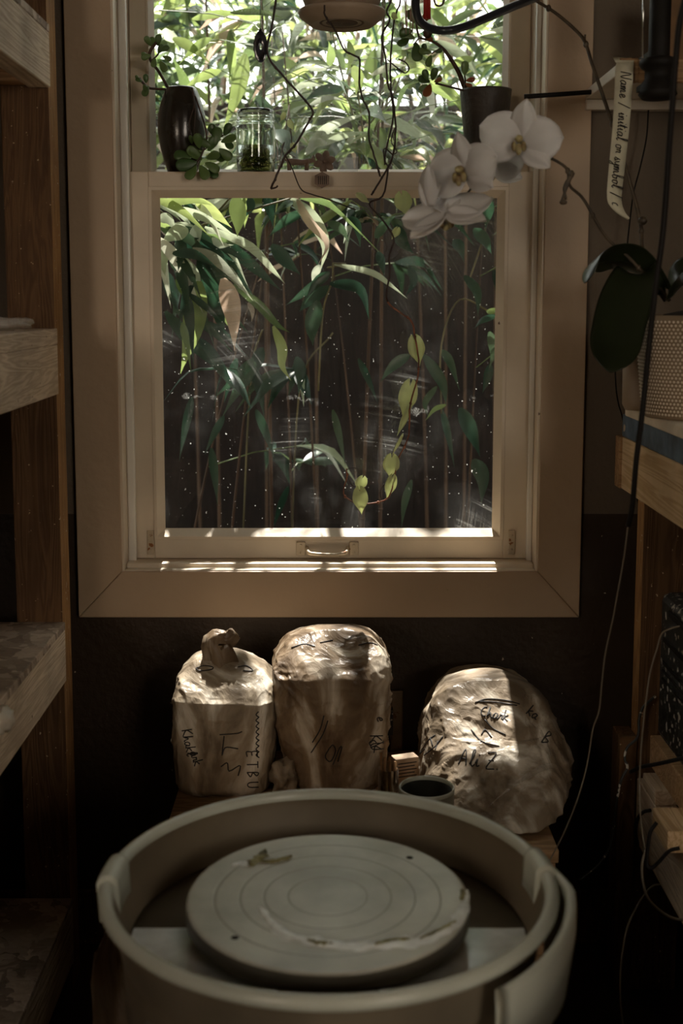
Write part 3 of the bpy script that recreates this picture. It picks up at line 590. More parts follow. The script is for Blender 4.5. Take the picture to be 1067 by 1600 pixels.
Ee = [([(383,84),(372,140),(348,206)],25,0)] + [([C2(*p) for p in a], b/2.808, c) for a, b, c in [([(490,500),(620,570),(765,645)],48,2),([(160,680),(260,560),(450,490)],50,2),([(180,640),(300,600),(450,575)],42,2),([(40,420),(160,372),(310,385)],26,2),
 ([(740,180),(860,260),(935,360)],50,2),([(430,350),(450,270),(470,200)],60,0),([(265,290),(275,230),(262,180)],40,0),([(330,300),(300,240),(200,200)],34,0),([(150,290),(220,305),(310,290)],20,2),([(450,330),(540,290),(620,290)],30,2),([(180,460),(260,430),(330,440)],26,2),
 ([(300,710),(350,650),(410,655)],24,0),([(560,480),(600,380),(690,345)],22,0),([(690,370),(760,410),(835,465)],28,0),([(720,560),(750,600),(770,640)],40,1),([(640,530),(700,560),(760,600)],40,1),([(370,290),(395,350),(380,420)],50,0),([(480,560),(500,620),(490,690)],50,0),([(350,180),(360,250),(340,330)],34,0),
 ([(400,690),(380,560),(300,420)],22,0),([(430,690),(450,560),(560,430)],26,0),([(70,260),(0,330),(-60,390)],44,1),([(-60,440),(0,490),(60,560)],44,1)]]
Ee += [([(a, b), (a+dx*.5, b+dy*.5-5), (a+dx, b+dy)], w_, c) for a, b, dx, dy, w_, c in [(270,60,60,40,16,0),(300,30,90,-8,12,0),(420,205,-30,40,12,1),(360,20,90,10,12,0),(300,160,-30,-70,16,0),(345,110,-60,30,14,0),(400,150,40,50,14,1),(760,160,20,60,16,0),(700,40,60,-25,14,0),(740,90,-60,30,14,0),(265,150,60,60,18,1),(330,60,-50,40,14,0)]]
branch('bamboo_shoot', 'sunlit yellow green bamboo clump arching behind the upper pane', 2.95, [[C2(400,720), C2(380,560), C2(340,400), C2(290,200), C2(270,60)], [C2(415,720), C2(410,560), C2(380,350), C2(330,190)], [C2(430,720), C2(450,540), C2(540,430), C2(600,250)], [C2(420,720), C2(470,560), C2(520,440), C2(560,330)]], Ee)

# ------------------------------------------------------------------ left shelf unit
xr = P(92, 616, 2.12).x          # outer face of the rails
def rail(parent, zt, zb_, x, y0, y1, m, name='rail', th=.038, side=-1):
    mb = MB(); mb.box((x, y0, zb_), (x+side*th, y1, zt)); return mb.build(name, m, parent, bevel=.002)
ls = thing('shelf_unit', 'rough timber shelf unit with strand board shelves along the left wall', 'shelf', (xr, 2.12, 0))
for (xa, ya, yb) in ((xr-.004, 2.121, 2.185), (-.95, 2.121, 2.185), (xr-.004, .35, .42)):
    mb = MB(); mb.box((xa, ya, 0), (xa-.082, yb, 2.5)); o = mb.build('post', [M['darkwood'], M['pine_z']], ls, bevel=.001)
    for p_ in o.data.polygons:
        if abs(p_.normal.x) > .5: p_.material_index = 1  # backlit shade painted on the fronts, window light on the sides
specs = [(Zat(51, 2.12), Zat(137, 2.12), Zat(38, 2.12)), (Zat(538, 2.12), Zat(616, 2.12), Zat(513, 2.12)), (Zat(983, 2.12), Zat(1064, 2.12), Zat(971, 2.12)), (Zat(1412, 2.12), Zat(1500, 2.12), Zat(1402, 2.12))]
for k, (zt, zb_, zbd) in enumerate(specs):
    rail(ls, zt, zb_, xr, .36, 2.12, M['pine_grey'])
    rail(ls, zt, zb_, -.91, .36, 2.12, M['pine_grey'])
    mb = MB(); mb.box((-.95, 2.075, zb_+.004), (xr-.038, 2.12, zt-.004)); mb.build('cross_brace', M['pine_x'], ls, bevel=.002)
    mb = MB(); mb.box((-.95, .36, zt), (xr+.001, 2.118, max(zbd, zt+.011))); mb.build('shelf_board', M['osb'] if k != 1 else M['pine_grey'], ls, bevel=.002)
def crumple(c, sx, sy, sz, seed, nu=26, nv=14, amp=.35, rough=6):
    mb = MB(); c = Vector(c); rings = []; off = Vector((seed*3.1, seed*1.7, seed))
    for i in range(nv+1):
        th = PI*i/nv; ring = []
        for j in range(nu):
            d = Vector((math.sin(th)*math.cos(2*PI*j/nu), math.sin(th)*math.sin(2*PI*j/nu), math.cos(th)))
            k = 1+amp*(noise.noise(d*1.7+off)+.6*(1-2*abs(noise.noise(d*rough*.5+off)))+.3*noise.noise(d*rough+off))-amp*.5
            z = max(-.98, d.z*k*1.0)
            ring.append(mb.vert(c+Vector((d.x*k*sx, d.y*k*sy, z*sz))))
        rings.append(ring)
    for i in range(nv):
        for j in range(nu): mb.face((rings[i][j], rings[i][(j+1)%nu], rings[i+1][(j+1)%nu], rings[i+1][j]))
    return mb
z2 = specs[1][2]
p = P(12, 500, 1.95)
tag(crumple((p.x-.03, 1.95, max(specs[1][2], specs[1][0]+.011)+.012), .07, .06, .013, 5).build('plastic_sheet', M['film']), 'crumpled clear plastic sheet lying on the second left shelf', 'plastic')
p = P(4, 1138, 1.62)
tag(crumple((xr+.012, 1.66, Zat(1142, 1.62)), .014, .03, .02, 8).build('rag', M['white']), 'small pale rag hanging over the edge of the third left shelf', 'rag')

# ------------------------------------------------------------------ right workbench
xb = P(970, 763, 2.2).x
wb = thing('workbench', 'wooden workbench with worn blue edge board on the right', 'workbench', (xb, 2.2, 0))
zr0, zr1, zt1 = Zat(763, 2.2), Zat(682, 2.2), Zat(646, 2.2)
rail(wb, zr1, zr0, xb, .5, 2.2, M['pine'], 'rail', .038, 1)
mb = MB(); mb.box((xb+.04, 2.2, zr0+.003), (1.19, 2.238, zr1)); mb.box((xb-.004, 2.2, zr0), (xb+.04, 2.236, zr1-.001)); mb.build('end_rail', M['pine_x'], wb, bevel=.002)
mb = MB(); mb.box((xb-.001, .5, zr1+.0005), (xb+.022, 2.2, zt1)); e = mb.build('edge_board', M['blue'], wb, bevel=.003); e['label'] = 'worn blue painted edge'
mb = MB(); mb.box((xb+.022, .5, zr1+.0005), (1.19, 2.2, zt1-.002)); mb.build('benchtop', M['darkwood'], wb, bevel=.001)
xp = P(1003, 900, 2.12).x
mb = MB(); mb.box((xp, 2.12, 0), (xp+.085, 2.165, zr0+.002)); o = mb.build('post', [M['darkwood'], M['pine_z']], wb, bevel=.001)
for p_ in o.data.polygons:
    if p_.normal.x < -.5: p_.material_index = 1  # same split: shade painted on the front, window light on the side
mb = MB(); mb.box((xp, .5, 0), (xp+.085, .55, zr0+.002)); mb.build('post', M['darkwood'], wb, bevel=.001)
mb = MB(); mb.box((xp+.02, 2.168, .45), (1.19, 2.18, zr0)); mb.build('back_panel', M['darkwood'], wb)
xl = P(992, 1312, 2.1).x
zl1, zl0 = Zat(1222, 2.08), Zat(1312, 2.1)
mb = MB(); mb.box((xl, .5, zl0), (xl+.038, 2.1, zl1)); mb.build('lower_rail', M['pine_grey'], wb, bevel=.002)
for (ya, yb) in ((1.98, 2.06), (1.52, 1.60)):
    mb = MB(); mb.box((xl, ya, zl1), (1.18, yb, zl1+.026)); mb.build('lower_slat', M['pine_grey'], wb, bevel=.002)
mb = MB(); mb.box((xl+.045, .52, zl1-.035), (1.18, 2.1, zl1-.02)); mb.build('lower_shelf', M['darkwood'], wb)
tag(MB().box((P(1027,1280,1.86).x, 1.80, zl1), (1.02, 1.89, zl1+.036)).build('timber_offcut', M['pine'], bevel=.002), 'square timber offcut with a screw hole on the lower workbench rail', 'timber')
bpy.data.objects['timber_offcut'].location = (0, 0, .0)
# block under the black case
tag(MB().box((xl-.03, 2.11, 0), (xp-.002, 2.17, Zat(1152, 2.11))).build('timber_stub', M['darkwood'], bevel=.002), 'short dark timber stub standing beside the workbench post', 'timber')
# slab and pot
zsl = zt1
xs = P(976, 637, 2.15).x
ths = Zat(621, 2.15)-Zat(639, 2.15)
tag(MB().box((xs, .9, zsl), (1.15, 2.15, zsl+ths)).build('plaster_slab', M['slab'], bevel=.004), 'pale pitted plaster slab lying on the right workbench', 'slab')
ztop = zsl+ths
# textured pot with raised dimples
Yp = 1.93
pr_t = 0.098; pr_b = .082
potz0 = ztop; potz1 = Zat(492, Yp)
pcx = P(994, 500, Yp).x+pr_t+.001
orc = thing('potted_orchid', 'white orchid on arching spikes in a pale dimpled pot', 'orchid', (pcx, Yp, potz0))
mb = MB(); H = potz1-potz0
mb.lathe([(.001,.004),(pr_b-.004,0),(pr_b,.004),(pr_t,H),(pr_t-.005,H),(pr_t-.007,H-.02),(.001,H-.022)], (pcx, Yp, potz0), 64)
rows = int(H/.0060)
for i in range(rows):
    z = .008+i*(H-.012)/rows; rad = pr_b+(pr_t-pr_b)*z/H; n = 88
    for j in range(n):
        a = 2*PI*(j+.5*(i%2))/n
        if math.sin(a) > .35: continue
        c = Vector((pcx+rad*math.cos(a), Yp+rad*math.sin(a), potz0+z)); o_ = Vector((math.cos(a), math.sin(a), 0)); t_ = Vector((-math.sin(a), math.cos(a), 0))
        k = len(mb.v); hw = .0024
        mb.v += [tuple(c-t_*hw), tuple(c-Vector((0,0,hw))), tuple(c+t_*hw), tuple(c+Vector((0,0,hw))), tuple(c+o_*.0022)]
        for q in range(4): mb.face((k+q, k+(q+1)%4, k+4))
pf0 = 6*64
o = mb.build('pot', [mat('pot_ground', (.26,.19,.12), .6), M['mesh']], orc)
for k_, p_ in enumerate(o.data.polygons): p_.material_index = 1 if k_ >= pf0 else 0
mb = MB(); mb.lathe([(.001, H-.02), (pr_t-.008, H-.02)], (pcx, Yp, potz0+.002), 32); mb.ell((pcx, Yp, potz1-.01), (.07,0,0), (0,.07,0), (0,0,.018)); mb.build('bark', M['soil'], orc)
def bleaf_(name, ptspx, Y, wpx, side, m, prof='broad', label=None, fold=.15):
    mb = MB(); q = pl(ptspx, Y); mb.leaf(q, wpx*Sc(q[0].y), side, fold, prof, 18); o = mb.build(name, m, orc, solid=.0015, sub=1)
    return o
bleaf_('leaf', [(1050,455),(1000,400),(955,393),(925,408),(914,443)], [1.93,1.86], 46, (-.5,.6,-.6), M['oleaf'])
bleaf_('leaf', [(1040,460),(1000,430),(972,480),(958,540),(953,583)], [1.93,1.80], 84, (.95,.25,.2), M['oleaf'], fold=.3)
bleaf_('leaf', [(1040,455),(1000,418),(960,408),(930,425)], [1.93,1.98], 34, (.3,-.6,.7), M['oleaf'])
bleaf_('leaf', [(1045,460),(1060,430),(1100,425),(1140,450)], [1.93,1.88], 60, (.0,.6,.7), M['oleaf'])
bleaf_('leaf', [(1040,468),(1075,440),(1120,470)], [1.9,1.8], 60, (.2,.8,.4), M['oleaf'])
bpy.data.objects['leaf'].data  # first leaf exists
def stemnodes(mb, q, r, step=9):
    for i in range(step, len(q)-1, step):
        mb.ell(q[i], (r*1.6,0,0), (0,r*1.6,0), (0,0,r*2.0), 7, 5)
mb = MB(); q = wire(pl([(1046,470),(1022,440),(1003,424),(980,400),(945,368),(912,312),(890,290),(884,262),(845,240),(818,232),(785,243),(760,262),(738,292),(714,322),(696,338)], [1.93,1.83]))
mb.tube(q, [.0030-.0014*i/len(q) for i in range(len(q))], 8); stemnodes(mb, q, .0026, 12)
for tw in ([(893,272),(882,292),(884,312)], [(896,270),(888,285),(876,318)]): mb.tube(wire(pl(tw, 1.86)), [.0028,.0026]*5+[.0022]*5, 6)
mb.ell(P(880,316,1.86), (.006,0,0), (0,.004,0), (0,0,.004)); mb.ell(P(893,272,1.86), (.004,0,0), (0,.004,0), (0,0,.006))
mb.build('flower_spike', M['spike'], orc)
mb = MB(); q = wire(pl([(1040,470),(1012,430),(1003,385),(1000,345),(984,285),(962,210),(942,150),(925,100),(914,66),(900,48),(870,22),(842,4),(800,-20)], [1.95,2.12]))
mb.tube(q, [.0035-.0010*i/len(q) for i in range(len(q))], 8); stemnodes(mb, q, .003, 14); mb.ell(P(1004,345,1.97), (.008,0,0), (0,.007,0), (0,0,.007))
mb.tube(wire(pl([(913,70),(914,54)], 2.07)), .0018, 6); mb.build('bare_spike', M['spike'], orc)
def petal(mb, c, d, n, L_, W_, cup=.18, curl=.1, prof=0, nu=10, nv=8):
    d = d.normalized(); n = (n-d*n.dot(d)).normalized(); s = d.cross(n); rows = []
    for i in range(nu+1):
        t = i/nu
        wv = (math.sin(PI*min(1, t*.93+.07)**(.85 if prof else .95)))**(.55 if prof else .75)
        rows.append([])
        for j in range(nv+1):
            u = 2*j/nv-1
            p_ = c + d*L_*t + s*W_/2*wv*u + n*(cup*L_*math.sin(PI*t*.8)-curl*L_*t*t*1.5 - .12*W_*u*u*wv + .03*L_*math.sin(5*u+3*t))
            rows[-1].append(mb.vert(p_))
    for i in range(nu):
        for j in range(nv): mb.face((rows[i][j], rows[i][j+1], rows[i+1][j+1], rows[i+1][j]))
def flower(px, py, Y, n, roll, r, open_=1.0, label=None):
    c = P(px, py, Y); n = Vector(n).normalized(); up = Vector((0,0,1)); rt = up.cross(n).normalized()*-1; up = n.cross(rt).normalized()*1
    if up.z < 0: up = -up
    def dv(a): a = math.radians(a+roll); return rt*math.cos(a)+up*math.sin(a)
    mb = MB()
    for a in (90, 212, 328): petal(mb, c-n*.003, dv(a)+n*.15*open_, n, r*.95, r*.62, .06, .05, 0)
    for a in (12, 168): petal(mb, c, dv(a)+n*.05*open_, n, r*1.0, r*1.08, .10, .06, 1)
    f = mb.build('flower', M['petal'], orc, solid=.0006)
    mb = MB(); mb.ell(c+n*.010+up*.003, rt*.006, up*.006, n*.010); mb.ell(c+n*.012-up*.008+rt*.007, rt*.004, up*.008, n*.006); mb.ell(c+n*.012-up*.008-rt*.007, rt*.004, up*.008, n*.006)
    mb.ell(c+n*.014-up*.012, rt*.005, up*.009, n*.004)
    mb.build('lip', M['lip'], f)
    return f
flower(812, 220, 1.83, (-.25,-.95,-.12), 10, .064)
flower(724, 268, 1.79, (-.62,-.78,-.10), -5, .060)
flower(698, 334, 1.80, (.30,.55,-.78), 20, .070)
flower(770, 262, 1.92, (.1,.95,.15), 12, .052)
mb = MB(); petal(mb, P(668,322,1.79), Vector((.05,-.2,1)), Vector((-.7,-.7,.1)), .060, .036, .12, .0, 1); petal(mb, P(672,322,1.79), Vector((-.25,.2,.8)), Vector((.7,-.7,.1)), .042, .032, .1, .0, 1)
mb.build('flower_bud', M['petal'], orc, solid=.0006)
# small pale cup behind the pot
p = P(987, 600, 2.05)
mb = MB(); hc = Zat(560, 2.05)-ztop; mb.lathe([(.001,.003),(.016,0),(.021,.01),(.022,hc),(.020,hc),(.019,.012),(.001,.008)], (p.x+.006, 2.05, ztop), 24); mb.lathe([], (0,0,0)) if 0 else None
tag(mb.build('small_cup', M['claypot']), 'small clay cup half hidden behind the dimpled orchid pot', 'cup')

# ------------------------------------------------------------------ small wall shelf upper right, clamp lamp, box, tape
zsh = Zat(160, 2.29)
xs0 = P(914, 165, 2.28).x; ysh = 2.02
sh = thing('wall_shelf', 'small white painted wall shelf in the upper right corner', 'shelf', (xs0, YF, zsh))
mb = MB(); mb.box((xs0, ysh, zsh+.003), (1.15, YF-.001, zsh+.021)); mb.build('board', M['white'], sh, bevel=.002)
mb = MB(); mb.box((xs0, YF-.03, zsh-.016), (1.15, YF-.001, zsh+.003)); mb.build('cleat', M['white'], sh, bevel=.002)
mb = MB(); mb.box((xs0-.0008, ysh-.012, zsh-.012), (xs0+.03, ysh, zsh+.026)); mb.box((xs0+.03, ysh-.012, zsh-.012), (1.15, ysh, zsh+.024)); mb.build('front_edge', M['pine_x'], sh, bevel=.002)
# lamp
lp = P(1020, 128, 2.0)
lamp = thing('clamp_lamp', 'black clamp lamp with upright tube gripping the wall shelf', 'lamp', (lp.x, 2.0, zsh))
ly = ysh-.052; kk = Sc(ly, 100)
zA, zB, zC, zD, zE = Zat(94, ly), Zat(110, ly), Zat(128, ly), Zat(148, ly), Zat(155, ly)
mb = MB(); mb.lathe([(.001,zE),(24*kk,zE),(30*kk,zD),(28*kk,zD+.006),(24*kk,zC),(21*kk,zC+.004),(21*kk,zB),(27*kk,zB+.004),(30*kk,zB+.009),(29*kk,zA),(20*kk,zA+.004),(.001,zA+.004)], (lp.x, ly, 0), 36)
mb.box((lp.x-.014, ly, zsh+.0225), (lp.x+.014, ysh+.03, zsh+.031)); mb.box((lp.x-.014, ly, zsh-.013-.009), (lp.x+.014, ysh+.03, zsh-.013)); mb.build('clamp', M['black'], lamp)
mb = MB(); mb.lathe([(16.5*kk, zA+.003), (16.5*kk, zA+.42), (.001, zA+.42)], (lp.x, ly, 0), 28); mb.build('tube', M['black'], lamp)
mb = MB(); mb.tube([P(1004, 91, ly-.02), P(1006, -60, ly-.02)], .0018, 6); mb.build('tension_wire', M['metal'], lamp)
tag(MB().box((P(1036,50,2.14).x, 2.12, zsh+.021), (P(1036,50,2.14).x+.10, 2.22, zsh+.16)).build('cardboard_box', M['amber'], bevel=.002), 'small amber cardboard box standing behind the lamp on the wall shelf', 'box')
mb = MB(); mb.tube(wire([P(819,151,2.2), P(880,147,2.2), P(935,143,2.24)]), .0042, 8)
tag(mb.build('metal_rod', M['black']), 'thin black rod sticking out from the wall shelf across the casing', 'rod')
# tape
tp = thing('masking_tape_strip', 'strip of masking tape with cursive handwriting hanging off the wall shelf', 'tape', P(965, 108, 2.0))
Yt = 2.0
cl = [(977,96),(976,102),(975,112),(974,140),(970,200),(964,260),(960,300),(961,318),(970,333),(982,343)]; wdp = [26,26,26,26,26,26,25,22,12,2]
q = wire(pl(cl, [2.006,1.985]), 46); mb = MB(); rows = []
for i, p_ in enumerate(q):
    k = i/(len(q)-1)*(len(cl)-1); a = int(min(k, len(cl)-2)); wv = (wdp[a]+(wdp[a+1]-wdp[a])*(k-a))*Sc(2.0)/2
    rows.append([mb.vert(p_+Vector((-wv, .004*math.sin(k*.8), 0))), mb.vert(p_), mb.vert(p_+Vector((wv, -.004*math.sin(k*.8), .002)))])
for i in range(len(q)-1):
    for j in range(2): mb.face((rows[i][j], rows[i][j+1], rows[i+1][j+1], rows[i+1][j]))
k = len(mb.v); a = P(962,98,2.0); b = P(990,98,2.0); mb.v += [tuple(a), tuple(b), tuple(b+Vector((0,.018,.012))), tuple(a+Vector((-.001,.018,.012)))]; mb.face((k,k+1,k+2,k+3))
mb.build('tape', M['tape'], tp, solid=.0002)
GL = {  # hand-written letters, polylines in a unit box (x right, y up), x-height .5
 'N': (.8, [[(0,0),(.08,1),(.5,0),(.62,1.05)]]), 'a': (.55, [[(.4,.45),(.2,.5),(.03,.25),(.15,0),(.35,.2),(.42,.5),(.38,.1),(.55,.08)]]),
 'm': (.8, [[(0,.3),(.08,.5),(.06,0),(.2,.48),(.3,.4),(.28,0),(.44,.48),(.55,.4),(.55,.05),(.75,.1)]]), 'e': (.45, [[(0,.15),(.3,.3),(.25,.5),(.08,.4),(.08,.05),(.25,0),(.45,.15)]]),
 '/': (.7, [[(.1,-.1),(.5,1.05)]]), 'i': (.3, [[(0,.2),(.12,.5),(.1,.05),(.28,.1)], [(.2,.72),(.22,.78)]]), 'n': (.55, [[(0,.3),(.08,.5),(.06,0),(.22,.48),(.36,.4),(.34,.05),(.5,.1)]]),
 't': (.35, [[(0,.2),(.18,.9),(.12,.1),(.3,.08)], [(0,.62),(.35,.66)]]), 'l': (.35, [[(0,.1),(.2,.6),(.28,.98),(.16,.98),(.1,.2),(.2,0),(.35,.15)]]), 'o': (.5, [[(.3,.5),(.08,.4),(.08,.05),(.3,.05),(.38,.4),(.22,.5),(.5,.42)]]),
 'r': (.4, [[(0,.1),(.1,.5),(.15,.42),(.3,.45),(.26,.1),(.4,.1)]]), 's': (.4, [[(0,.05),(.22,.52),(.18,.35),(.32,.12),(.1,0),(.4,.1)]]), 'y': (.5, [[(0,.5),(.08,.15),(.25,.12),(.4,.5),(.3,-.35),(.12,-.45),(.1,-.3),(.5,.1)]]),
 'b': (.5, [[(0,.1),(.2,.6),(.25,.98),(.12,.95),(.08,.05),(.3,.02),(.38,.3),(.2,.4),(.5,.35)]]), ' ': (.35, []), 'c': (.4, [[(.3,.5),(.08,.42),(.06,.08),(.3,.02)]]),
 'A': (.7, [[(0,0),(.35,1),(.5,0)], [(.1,.4),(.5,.4)]]), 'Z': (.7, [[(.05,.95),(.6,1),(.05,.02),(.6,.0)], [(.15,.5),(.5,.52)]]), '.': (.2, [[(.05,0),(.08,.03)]]), 'C': (.6, [[(.5,.9),(.2,.8),(.02,.4),(.2,.05),(.5,.1)]]),
 'h': (.5, [[(0,0),(.15,1),(.06,.1),(.25,.5),(.38,.05),(.5,.08)]]), 'k': (.5, [[(0,0),(.1,1)], [(.4,.55),(.08,.3),(.42,0)]]), 'K': (.6, [[(0,0),(.05,1)], [(.5,1),(.05,.45),(.55,0)]]),
 'B': (.55, [[(0,0),(.05,1),(.35,.85),(.05,.52),(.42,.3),(0,0)]]), 'U': (.6, [[(0,1),(.02,.2),(.25,0),(.45,.25),(.45,1)]]), 'T': (.6, [[(0,1),(.6,1)], [(.3,1),(.28,0)]]), 'E': (.5, [[(.45,1),(0,.95),(.02,.5),(.35,.5)], [(.02,.5),(0,0),(.45,.05)]])}
def strokes(text):
    x = 0; out = []
    for ch in text:
        wd, st = GL[ch]
        for s_ in st: out.append([(x+a, b) for a, b in s_])
        x += wd+.02
    return out, x
mb = MB(); st, wd = strokes('Name / initial or symbol / c')
y0, y1 = 112, 322
for s_ in st:
    pts = []
    for (u, v_) in s_:
        py = y0+(y1-y0)*u/wd; k = (py-96)/(343-96)
        # centre of the strip at this height
        cxp = 975; ki = 0
        for a in range(len(cl)-1):
            if cl[a][1] <= py <= cl[a+1][1]: kf = (py-cl[a][1])/(cl[a+1][1]-cl[a][1]); cxp = cl[a][0]+(cl[a+1][0]-cl[a][0])*kf; ki = a+kf
        pts.append(P(cxp+(v_-.32)*17, py+v_*3, 2.006-.021*ki/(len(cl)-1)-.0034))
    pts = crom(pts, max(4, len(pts)*4)) if len(pts) > 2 else pts
    mb.tube(pts, .00075, 5)
mb.build('handwriting', M['ink'], tp)

# ------------------------------------------------------------------ wheel and splash pan
hub = Vector((0, 0, 0)); zw = .584
c0 = PZ(512, 1302.5, zw); c1 = PZ(512, 1521, zw); wc = (c0+c1)/2; rw = (c0.y-c1.y)/2; wc.x = P(512, 1411, wc.y).x
wheel = thing('potters_wheel', 'potters wheel with grey grooved wheel head inside splash pan', 'potters wheel', (wc.x, wc.y, 0))
prof = [(0.0001, 0)]
for rr_ in (.28, .45, .62, .8):
    prof += [(rw*rr_-.0038, 0), (rw*rr_-.0020, 0), (rw*rr_-.0009, -.0003), (rw*rr_+.0009, -.0003), (rw*rr_+.0020, 0), (rw*rr_+.0038, 0)]
prof += [(rw-.006, 0), (rw-.0025, 0), (rw-.0006, -.0008), (rw, -.003), (rw, -.021), (rw-.003, -.024), (.03, -.026), (.03, -.06)]
mb = MB(); mb.lathe(prof, (wc.x, wc.y, zw), 96)
wh = mb.build('wheel_head', [M['wheelhead'], M['wheelside'], mat('groove_clay', (.27,.26,.20), .4)], wheel)
for p_ in wh.data.polygons:
    if p_.center.z < zw-.0035: p_.material_index = 1
    elif p_.center.z < zw-.00025 and math.hypot(p_.center.x, p_.center.y) < rw*.9: p_.material_index = 2
# bat pin holes
for (a, b) in ((640, 1340), (367, 1465)):
    q = PZ(a, b, zw+.0004); mb = MB(); mb.lathe([(0,0), (.0045,0)], q, 16); mb.build('pin_hole', M['hole'], wh)
def patch(ptspx, wid, seed, z, h=.003, n=60):
    q = crom([PZ(a, b, z) for a, b in ptspx], n); mb = MB(); rows = []
    for i, p_ in enumerate(q):
        t = (q[min(i+1,n-1)]-q[max(i-1,0)]).normalized(); s_ = Vector((-t.y, t.x, 0)); k = i/(n-1); e = math.sin(PI*min(1,max(0,k)))**.35
        wl = wid*e*(.7+.9*noise.noise(Vector((i*.35, seed, 0)))); wr = wid*e*(.7+.9*noise.noise(Vector((i*.35, seed+9, 0))))
        wl = max(wl, .0008); wr = max(wr, .0008)
        rows.append([mb.vert(p_-s_*wl+Vector((0,0,-.0005))), mb.vert(p_-s_*wl*.5+Vector((0,0,h*(.5+.8*abs(noise.noise(Vector((i*.6,seed,3)))))))), mb.vert(p_+s_*wr*.5+Vector((0,0,h*(.5+.8*abs(noise.noise(Vector((i*.6,seed,7)))))))), mb.vert(p_+s_*wr+Vector((0,0,-.0005)))])
    for i in range(n-1):
        for j in range(3): mb.face((rows[i][j], rows[i][j+1], rows[i+1][j+1], rows[i+1][j]))
    return mb
o = patch([(405,1418),(428,1445),(462,1465),(520,1474),(580,1477),(650,1470),(700,1450),(722,1425),(730,1392)], .0135, 3, zw+.0008, .0022).build('slip_residue', M['slip'], wheel); o['label'] = 'wet pale slip drying in an arc'
patch([(362,1352),(378,1348),(392,1352)], .008, 13, zw+.0008, .001).build('slip_residue', M['slip'], wheel)
for pts_, w_, sd_ in (([(388,1352),(405,1340),(415,1328)], .009, 5), ([(405,1346),(430,1345),(456,1338)], .005, 6), ([(655,1468),(690,1452),(712,1440)], .004, 7), ([(480,1470),(500,1474),(520,1475)], .004, 8), ([(585,1477),(610,1470),(640,1468)], .004, 9), ([(722,1408),(724,1398),(722,1390)], .005, 11)):
    patch(pts_, w_, sd_, zw+.0016, .003, 20).build('clay_scrap', M['greenbit'], wheel)
# machine body below
mb = MB(); mb.lathe([(0,.05),(.028,.05),(.028,.555),(0,.555)], (wc.x, wc.y, 0), 24); mb.build('shaft', M['machine'], wheel)
mb = MB(); mb.box((wc.x-.2, wc.y-.17, .16), (wc.x+.2, wc.y+.17, .515)); mb.build('body', M['machine'], wheel, bevel=.02)
for sx in (-1, 1):
    for sy in (-1, 1):
        mb = MB(); mb.tube([(wc.x+sx*.17, wc.y+sy*.14, .17), (wc.x+sx*.21, wc.y+sy*.17, 0.0)], [.02, .016], 10); mb.build('leg', M['machine'], wheel)
# splash pan: a rear and a front half, oval
zr_ = .609; Rx, Ry = .268, .2535
pc = Vector((P(513, 1398, wc.y).x, (PZ(513,1230,zr_).y+PZ(513,1560,zr_).y)/2, zr_)); Ry = (PZ(513,1230,zr_).y-PZ(513,1560,zr_).y)/2; Rx = (P(870,1390,pc.y).x-P(158,1390,pc.y).x)/2*.985
pc.x = (P(868,1390,pc.y).x+P(159,1390,pc.y).x)/2
zf = .536-.609
def panprof(d=0, tr=.92):
    # outside bottom -> outside wall -> rolled rim -> inside wall -> floor (r as a fraction of the rim radius)
    R0 = Rx; o_ = []
    o_ += [(R0*tr-.004+d, zf-.004), (R0*tr+d, zf+.004), (R0*.955+d, -.02), (R0*.972+d, -.010)]
    for a in range(-60, 201, 20): o_.append((R0*.978+d+.0085*math.cos(math.radians(a))-.0, -.0085+.0085*math.sin(math.radians(a))))
    o_ += [(R0*.945+d, -.02), (R0*.90+d, zf+.012), (R0*.885+d, zf+.002)]
    return o_
pan = thing('splash_pan', 'grey plastic two piece splash pan around the wheel head', 'splash pan', (pc.x, pc.y, .52))
syr = Ry/Rx
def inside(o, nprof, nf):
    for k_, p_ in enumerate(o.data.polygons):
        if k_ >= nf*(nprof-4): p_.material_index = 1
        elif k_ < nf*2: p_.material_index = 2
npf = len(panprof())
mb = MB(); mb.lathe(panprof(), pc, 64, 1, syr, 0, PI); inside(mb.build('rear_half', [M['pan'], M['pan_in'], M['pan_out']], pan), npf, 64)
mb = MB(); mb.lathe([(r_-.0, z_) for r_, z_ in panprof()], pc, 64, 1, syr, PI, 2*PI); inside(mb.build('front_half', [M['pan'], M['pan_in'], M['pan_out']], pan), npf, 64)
# outer walls carry on down below the floor of the pan as a skirt
for nm, a0, a1 in (('rear_skirt', 0, PI), ('front_skirt', PI, 2*PI)):
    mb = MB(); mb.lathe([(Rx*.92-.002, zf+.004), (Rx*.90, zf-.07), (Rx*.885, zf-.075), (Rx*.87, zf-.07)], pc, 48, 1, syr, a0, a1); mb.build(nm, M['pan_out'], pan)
# pan floor: darker rear piece, front piece lapped over it with a straight edge
def halfdisc(a0, a1, r0, r1, z, th):
    mb = MB(); mb.lathe([(r0, z-th), (r1, z-th), (r1, z), (r0, z), (r0, z-th)], (pc.x, pc.y, zr_), 48, 1, syr, a0, a1); return mb
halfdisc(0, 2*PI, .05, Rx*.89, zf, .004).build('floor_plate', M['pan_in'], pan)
mb = MB(); n = 40; ye = PZ(512, 1450, zr_+zf+.004).y-pc.y
poly = [Vector((pc.x+Rx*.875*math.cos(PI+PI*i/n*1.0), pc.y+Rx*.875*syr*math.sin(PI+PI*i/n), zr_+zf+.001)) for i in range(n+1)]
poly = [Vector((pc.x-Rx*.875, pc.y+ye, zr_+zf+.001))]+poly+[Vector((pc.x+Rx*.875, pc.y+ye, zr_+zf+.001))]
